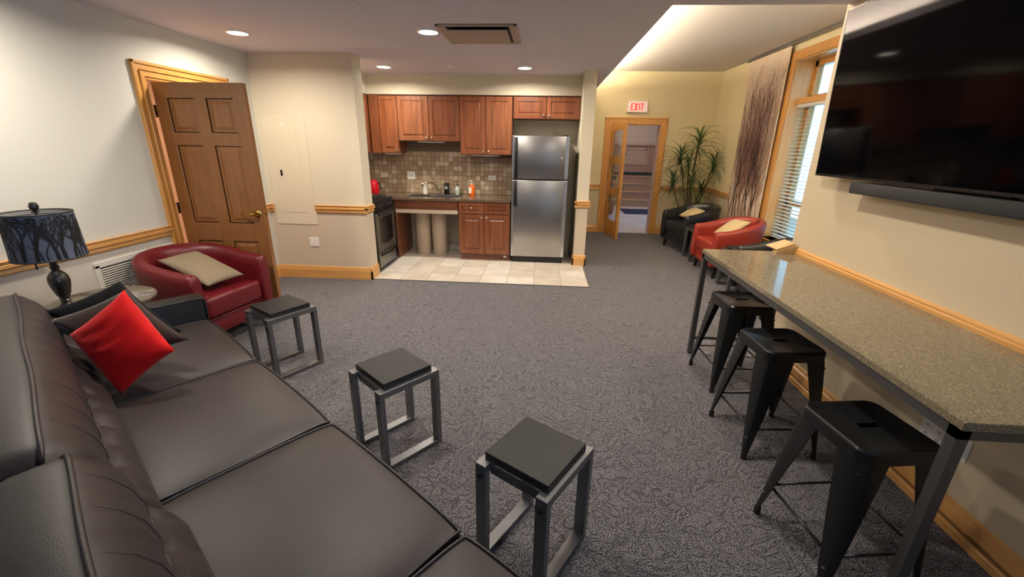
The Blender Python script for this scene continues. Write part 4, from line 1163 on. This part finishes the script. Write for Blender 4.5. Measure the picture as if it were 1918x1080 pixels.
def back_cushion(x0, x1, v0, k):
    """v0: depth of the front top welt"""
    m = MB(); nu = 72
    # profile: (v, z) from the bottom front, over the top, down the rear
    base = [(v0 - .10, .44), (v0 - .155, .47), (v0 - .175, .505), (v0 - .165, .545), (v0 - .14, .58), (v0 - .118, .602), (v0 - .10, .625), (v0 - .105, .66), (v0 - .10, .70), (v0 - .085, .75), (v0 - .055, .80), (v0 - .02, .838), (v0, .85), (v0 + .03, .853), (v0 + .10, .85), (v0 + .16, .83), (v0 + .185, .80), (v0 + .185, .60), (v0 + .185, .44)]
    rows = []
    for i in range(nu + 1):
        u = i / nu; x = x0 + (x1 - x0) * u
        d = min(u, 1 - u) * (x1 - x0)
        endr = 1 - max(0, 1 - d / .07) ** 2.2
        per = .155; ph = (x - x0 - .06) / per; fr_ = ph - math.floor(ph)
        sc = abs(fr_ - .5) * 2       # 1 at the tuft
        row = []
        for j, (v, z) in enumerate(base):
            vc, zc = v0 + .05, .66
            vv, zz = v, z
            if 3 <= j <= 7:     # tufted groove: deeper at the tufts, scalloped in height
                g = 1 - abs(j - 5) / 2.6
                vv += g * (.022 + .022 * sc ** 4); zz += (.034 * (1 - sc ** 2) - .012) * g
            if 6 <= j <= 11:    # soft pleats above the tufts
                vv += .004 * sc ** 6
            zz += (0.012 * math.sin(u * PI) if z > .7 else 0) + (.002 * math.sin(x * 9) if z > .8 else 0)
            if j == 12 or j == 11: vv += .003 * math.sin(x * 8 + k)
            vv = vc + (vv - vc) * (.80 + .20 * endr); zz = zc + (zz - zc) * (.86 + .14 * endr)
            row.append(m.v((x, -vv, zz)))
        rows.append(row)
    for a, b_ in zip(rows, rows[1:]):
        for j in range(len(base) - 1): m.f([a[j], b_[j], b_[j + 1], a[j + 1]])
        m.f([a[-1], b_[-1], b_[0], a[0]])
    for row in (rows[0], rows[-1]): m.f(row)
    seam = []; nseg = int((x1 - x0 - .12) / .155); 
    pts = [tuple(r[5].co) for r in rows[3:-3]]
    pl = [[tuple((rows[min(nu, max(0, round((.06 + .155 * (q + .5)) / (x1 - x0) * nu)))][jj].co)) for jj in (6, 7, 8, 9, 10, 11)] for q in range(nseg)]
    w1 = [tuple(r[12].co) for r in rows]; w2 = [tuple(r[15].co) for r in rows]
    o = m.build('back_cushion', SOFA, so, smooth='auto')
    q = MB(); q.tube([(p[0], p[1] + .006, p[2]) for p in pts], .0045, 6); q.build('tuft_seam', SOFA, o, smooth=True)
    for pp in pl:
        q = MB(); q.tube([(p[0] + .006 * math.sin(i_), p[1] + .0006, p[2]) for i_, p in enumerate(pp)], [.0004, .0016, .0016, .0013, .0008, .0003], 6); q.build('pleat', SOFA, o, smooth=True)
    for w_ in (w1, w2)[:1 if k == 0 else 2]:
        q = MB(); q.tube([(p[0], p[1], p[2] + .003) for p in w_], .0065, 8); q.build('welt', SOFA, o, smooth=True)
    return o


back_cushion(.14, 1.862, .768, 0)
back_cushion(1.868, SL - .01, .735, 2)
B(-.02, SL, -1.0, -.93, .10, .74, bev=.02, seg=2).build('back_frame', SOFA, so, smooth='auto')
m = MB(); m.box(-.10, .03, -.98, .0, .10, .60, bev=.018, seg=3); am = m.build('arm', BLEA, so, smooth='auto')
for x in (-.098, .028):
    q = MB(); q.tube([(x, -.96, .592), (x, -.02, .592), (x, -.002, .575), (x, -.001, .12)], .006, 6); q.build('piping', BLEA, am, smooth=True)
for x in (0.0, SL - .06, 1.65):
    for y in (-.08, -.93):
        m = MB(); m.M = Matrix.Translation((x + .02, y, 0)); m.lathe([(.018, 0), (.024, .10)], 12); m.build('leg', LEGD, so)


def sofa_pt(u, v, z):
    b_ = Vector((UE.y, -UE.x, 0)) ; return SO + UE * u + b_ * v + Vector((0, 0, z))


BV = Vector((UE.y, -UE.x, 0))
def svec(a, b_, c_): return UE * a + BV * b_ + Vector((0, 0, c_))


# red: leans against the others in the far corner
pillow('cushion', 'bright red velvet cushion at the far end of the sofa', REDV, (-1.895, 1.693, .915), (-1.678, 1.643, .654), (-1.892, 1.544, .470), .13, .06, 1.03, .0022)
pillow('cushion', 'brown velvet cushion between the red and the black cushion', BVEL, (-2.284, 1.673, .76), (-1.99, 1.79, .880), (-1.707, 1.752, .655), .11, .09, 1.04, .0015)
pillow('cushion', 'black velvet cushion farthest back against the sofa arm', DVEL, (-2.41, 1.76, .765), (-2.11, 1.875, .89), (-1.816, 1.835, .655), .11, .08, 1.04, .001)

# ------------------------------------------------------------ lamp table and lamp
TC = (-2.80, 2.36)
tt = thing('end_table', 'round grey topped end table in the corner behind the sofa arm', 'table', (TC[0], TC[1], 0))
m = MB(); m.lathe([(.001, .57), (.255, .57), (.27, .58), (.27, .592), (.255, .60), (.001, .60)], 48); m.build('tabletop', mat('grey_wood_top', (96, 88, 76), .5, col2=(112, 103, 90), nscale=8, stretch=(.3, 3, 3)), tt, smooth='auto')
m = MB(); m.lathe([(.18, 0), (.18, .02), (.03, .05), (.025, .5), (.05, .57)], 24); m.build('pedestal', LEGD, tt, smooth='auto')
LX, LY, LZ = -2.82, 2.11 + .0, .63
lp = thing('table_lamp', 'black urn shaped table lamp with a bare tree printed shade', 'lamp', (-2.841, 2.185, .60))
DKW = mat('lamp_body', (30, 26, 26), .35, coat=.3)
m = MB(); m.lathe([(.001, 0), (.044, 0), (.046, .01), (.036, .018), (.026, .028), (.021, .04), (.025, .05), (.020, .058), (.034, .095), (.045, .14), (.049, .17), (.045, .20), (.032, .222), (.020, .235), (.017, .243), (.023, .255), (.017, .266), (.015, .278), (.024, .296), (.030, .306), (.027, .31), (.001, .311)], 32); m.build('base', DKW, lp, smooth='auto')
m = MB(); m.lathe([(.005, .31), (.005, .585)], 8); m.build('harp_rod', BLKMT, lp)
m = MB(); m.lathe([(.001, .572), (.018, .574), (.018, .580), (.010, .584), (.018, .593), (.022, .608), (.015, .628), (.001, .633)], 16); m.build('finial', DKW, lp, smooth='auto')
SB, ST, Z0, Z1 = .160, .150, .318, .573
SHM = mat('shade_fabric', (66, 71, 84), .7, col2=(104, 112, 134), nscale=4, lo=.3, hi=.7)
SHI = mat('shade_lining', (150, 150, 150), .7)
m = MB(); m.lathe([(SB, Z0), (ST, Z1)], 64, cap=False); sh = m.build('shade', SHM, lp, smooth=True)
m = MB(); m.lathe([(SB - .003, Z0), (ST - .003, Z1)], 64, cap=False); m.build('lining', SHI, sh, smooth=True)
for r_, z in ((SB, Z0), (ST, Z1)):
    m = MB(); m.tube([(r_ * math.cos(2 * PI * k / 48), r_ * math.sin(2 * PI * k / 48), z) for k in range(48)], .004, 6, closed=True); m.build('shade_rim', BLKMT, sh, smooth=True)
m = MB()
for k in range(3): m.tube([(0, 0, Z1 - .008), (ST * math.cos(2.09 * k + .4), ST * math.sin(2.09 * k + .4), Z1 - .004)], .002, 4)
m.build('shade_spider', BLKMT, sh, smooth=True)
INK = mat('shade_print', (10, 11, 14), .8)
m = MB(); rng = random.Random(5); HS = Z1 - Z0; cnt = [0]


def put2(x, z, wa, x1, z1, wb):
    if z1 > HS - .004 or cnt[0] > 9000 or z1 < 0: return
    dx, dz = x1 - x, z1 - z; L_ = math.hypot(dx, dz) or 1; nx, nz = -dz / L_, dx / L_
    def W3(a, h):
        h = max(0.002, min(HS - .002, h)); r_ = SB + (ST - SB) * h / HS + .0012; th_ = a / SB; return (r_ * math.cos(th_), r_ * math.sin(th_), Z0 + h)
    m.f([m.v(W3(x + nx * wa / 2, z + nz * wa / 2)), m.v(W3(x - nx * wa / 2, z - nz * wa / 2)), m.v(W3(x1 - nx * wb / 2, z1 - nz * wb / 2)), m.v(W3(x1 + nx * wb / 2, z1 + nz * wb / 2))]); cnt[0] += 1


def tree_small(x0, h, w):
    def br(x, z, a, ln, wd, dep):
        n = max(2, int(ln / .016))
        for k in range(n):
            a += rng.uniform(-.2, .2) - a * .05
            st = ln / n; x1 = x + math.sin(a) * st; z1 = z + math.cos(a) * st; w1 = wd * (1 - .5 / n)
            put2(x, z, wd, x1, z1, w1)
            if dep < 3 and rng.random() < .55 and (z > .04): br(x1, z1, a + rng.choice((-1, 1)) * rng.uniform(.4, .9), ln * rng.uniform(.35, .55), w1 * .55, dep + 1)
            x, z, wd = x1, z1, w1
    br(x0, 0, rng.uniform(-.1, .1), h, w, 0)


for k in range(40): tree_small(2 * PI * SB * k / 40 + rng.uniform(-.02, .02), HS * rng.uniform(.8, 1.1), rng.uniform(.006, .02))
m.build('tree_print', INK, sh, kind='stuff')
m = MB(); m.tube([(-.02, -.07, .40), (-.02, -.07, .295)], .001, 4); m.build('pull_chain', CHROME, lp)
m = MB(); m.M = Matrix.Translation((-.02, -.07, .257)); m.lathe([(.004, 0), (.005, .02), (.004, .038)], 8); m.build('pull_tag', BLKP, lp)
mg = thing('magazine', 'pale magazine lying on the end table behind the sofa arm', 'magazine', (-2.64, 2.45, .601), R(40)); mg.scale = (.75, .75, 1)
B(-.10, .10, -.07, .07, 0, .008).build('pages', WHITE, mg); B(-.101, .101, -.071, .071, .008, .0095).build('cover', mat('magazine_cover', (150, 146, 140), .4, col2=(90, 80, 74), nscale=30), mg)

# ============================================================ TALL PLANT
pt = thing('potted_dracaena', 'tall dracaena plant with long arching leaves in the far corner', 'plant', (2.58, 7.72, 0))
m = MB(); m.lathe([(.001, 0), (.14, 0), (.18, .32), (.19, .34), (.165, .34), (.155, .30), (.001, .30)], 28); m.build('pot', mat('pot_dark', (70, 60, 54), .5), pt, smooth='auto')
m = MB(); m.lathe([(.001, .30), (.158, .305)], 20, cap=False); m.build('soil', mat('soil', (50, 38, 30), .95), pt)
BARK = mat('bark', (112, 92, 70), .85, col2=(90, 74, 56), nscale=30, bump=.4, bscale=60)
LEAFG = mat('dracaena_leaf', (66, 92, 46), .38, col2=(104, 126, 66), nscale=4)
LEAFG2 = mat('dracaena_leaf_dark', (48, 72, 40), .38, col2=(74, 98, 54), nscale=4)
heads = [((.0, .0, .3), (-.06, -.02, 1.0), (.0, 0, 1.56), .42, 46), ((-.03, .02, .3), (-.14, 0, .85), (-.26, .0, 1.32), .40, 40), ((.04, .02, .3), (.20, .02, .75), (.28, 0, 1.22), .40, 38),
         ((-.05, -.03, .3), (-.26, -.02, .62), (-.34, -.03, .95), .38, 36), ((.02, -.05, .3), (-.02, -.06, .62), (-.05, -.06, .93), .38, 40), ((.05, .04, .3), (.08, .03, .6), (.14, .0, .84), .36, 34), ((-.02, .05, .3), (-.07, .06, .9), (-.10, .05, 1.24), .36, 34), ((0, -.05, .3), (.05, -.08, .45), (.10, -.10, .60), .32, 24)]
rng = random.Random(3)
for hi, (a, b_, c_, ln, n) in enumerate(heads):
    A, Bm, Cc = Vector(a), Vector(b_), Vector(c_)
    pts = [(1 - t) ** 2 * A + 2 * t * (1 - t) * Bm + t * t * Cc for t in [i / 8 for i in range(9)]]
    m = MB(); m.tube(pts, [.022 - .001 * i for i in range(9)] if hi == 0 else [.014 - .0006 * i for i in range(9)], 8); m.build('stem', BARK, pt, smooth=True)
    m = MB()
    for k in range(n):
        az = k * 2.39996 + rng.uniform(-.2, .2); s = k / n; el = R(82) - R(85) * s + rng.uniform(-.15, .15); L_ = ln * rng.uniform(.8, 1.1); o_ = Cc + Vector((0, 0, -.16 * s))
        hdir = Vector((math.cos(az), math.sin(az), 0)); side = Vector((-math.sin(az), math.cos(az), 0)); p = o_.copy(); ang_ = el; rows = []
        for q in range(8):
            t = q / 7; wd = .012 * (1 - t ** 2.2) + .0006
            upv = hdir * -math.sin(ang_) + Vector((0, 0, math.cos(ang_)))
            rows.append([m.v(p - side * wd), m.v(p - upv * .003), m.v(p + side * wd)])
            p = p + (hdir * math.cos(ang_) + Vector((0, 0, math.sin(ang_)))) * (L_ / 7); ang_ -= R(9 + 13 * t) * (1.15 - .3 * s)
            if (p.x + 2.58) > XW - .07: p.x = XW - .07 - 2.58
            if (p.y + 7.72) > YE - .02: p.y = YE - .02 - 7.72
        for r1, r2 in zip(rows, rows[1:]): m.f([r1[0], r1[1], r2[1], r2[0]]); m.f([r1[1], r1[2], r2[2], r2[1]])
    m.build('leaf_rosette', LEAFG if hi % 2 == 0 else LEAFG2, pt, smooth=True, kind='stuff')

pt.scale = (1.05, 1.0, 1.08)
# window frame of the rear window that lets daylight in behind the viewpoint
w2 = thing('window_2', 'oak framed window in the right wall behind the viewpoint', 'window'); del w2['category']; struct(w2)
m = MB()
for y0, y1, z0, z1 in ((-2.3, -2.24, .6, 2.1), (-.76, -.7, .6, 2.1), (-2.3, -.7, .6, .66), (-2.3, -.7, 2.04, 2.1), (-1.52, -1.48, .6, 2.1)): m.box(XR + .03, XR + .09, y0, y1, z0, z1)
m.build('frame', OAKZ, w2)
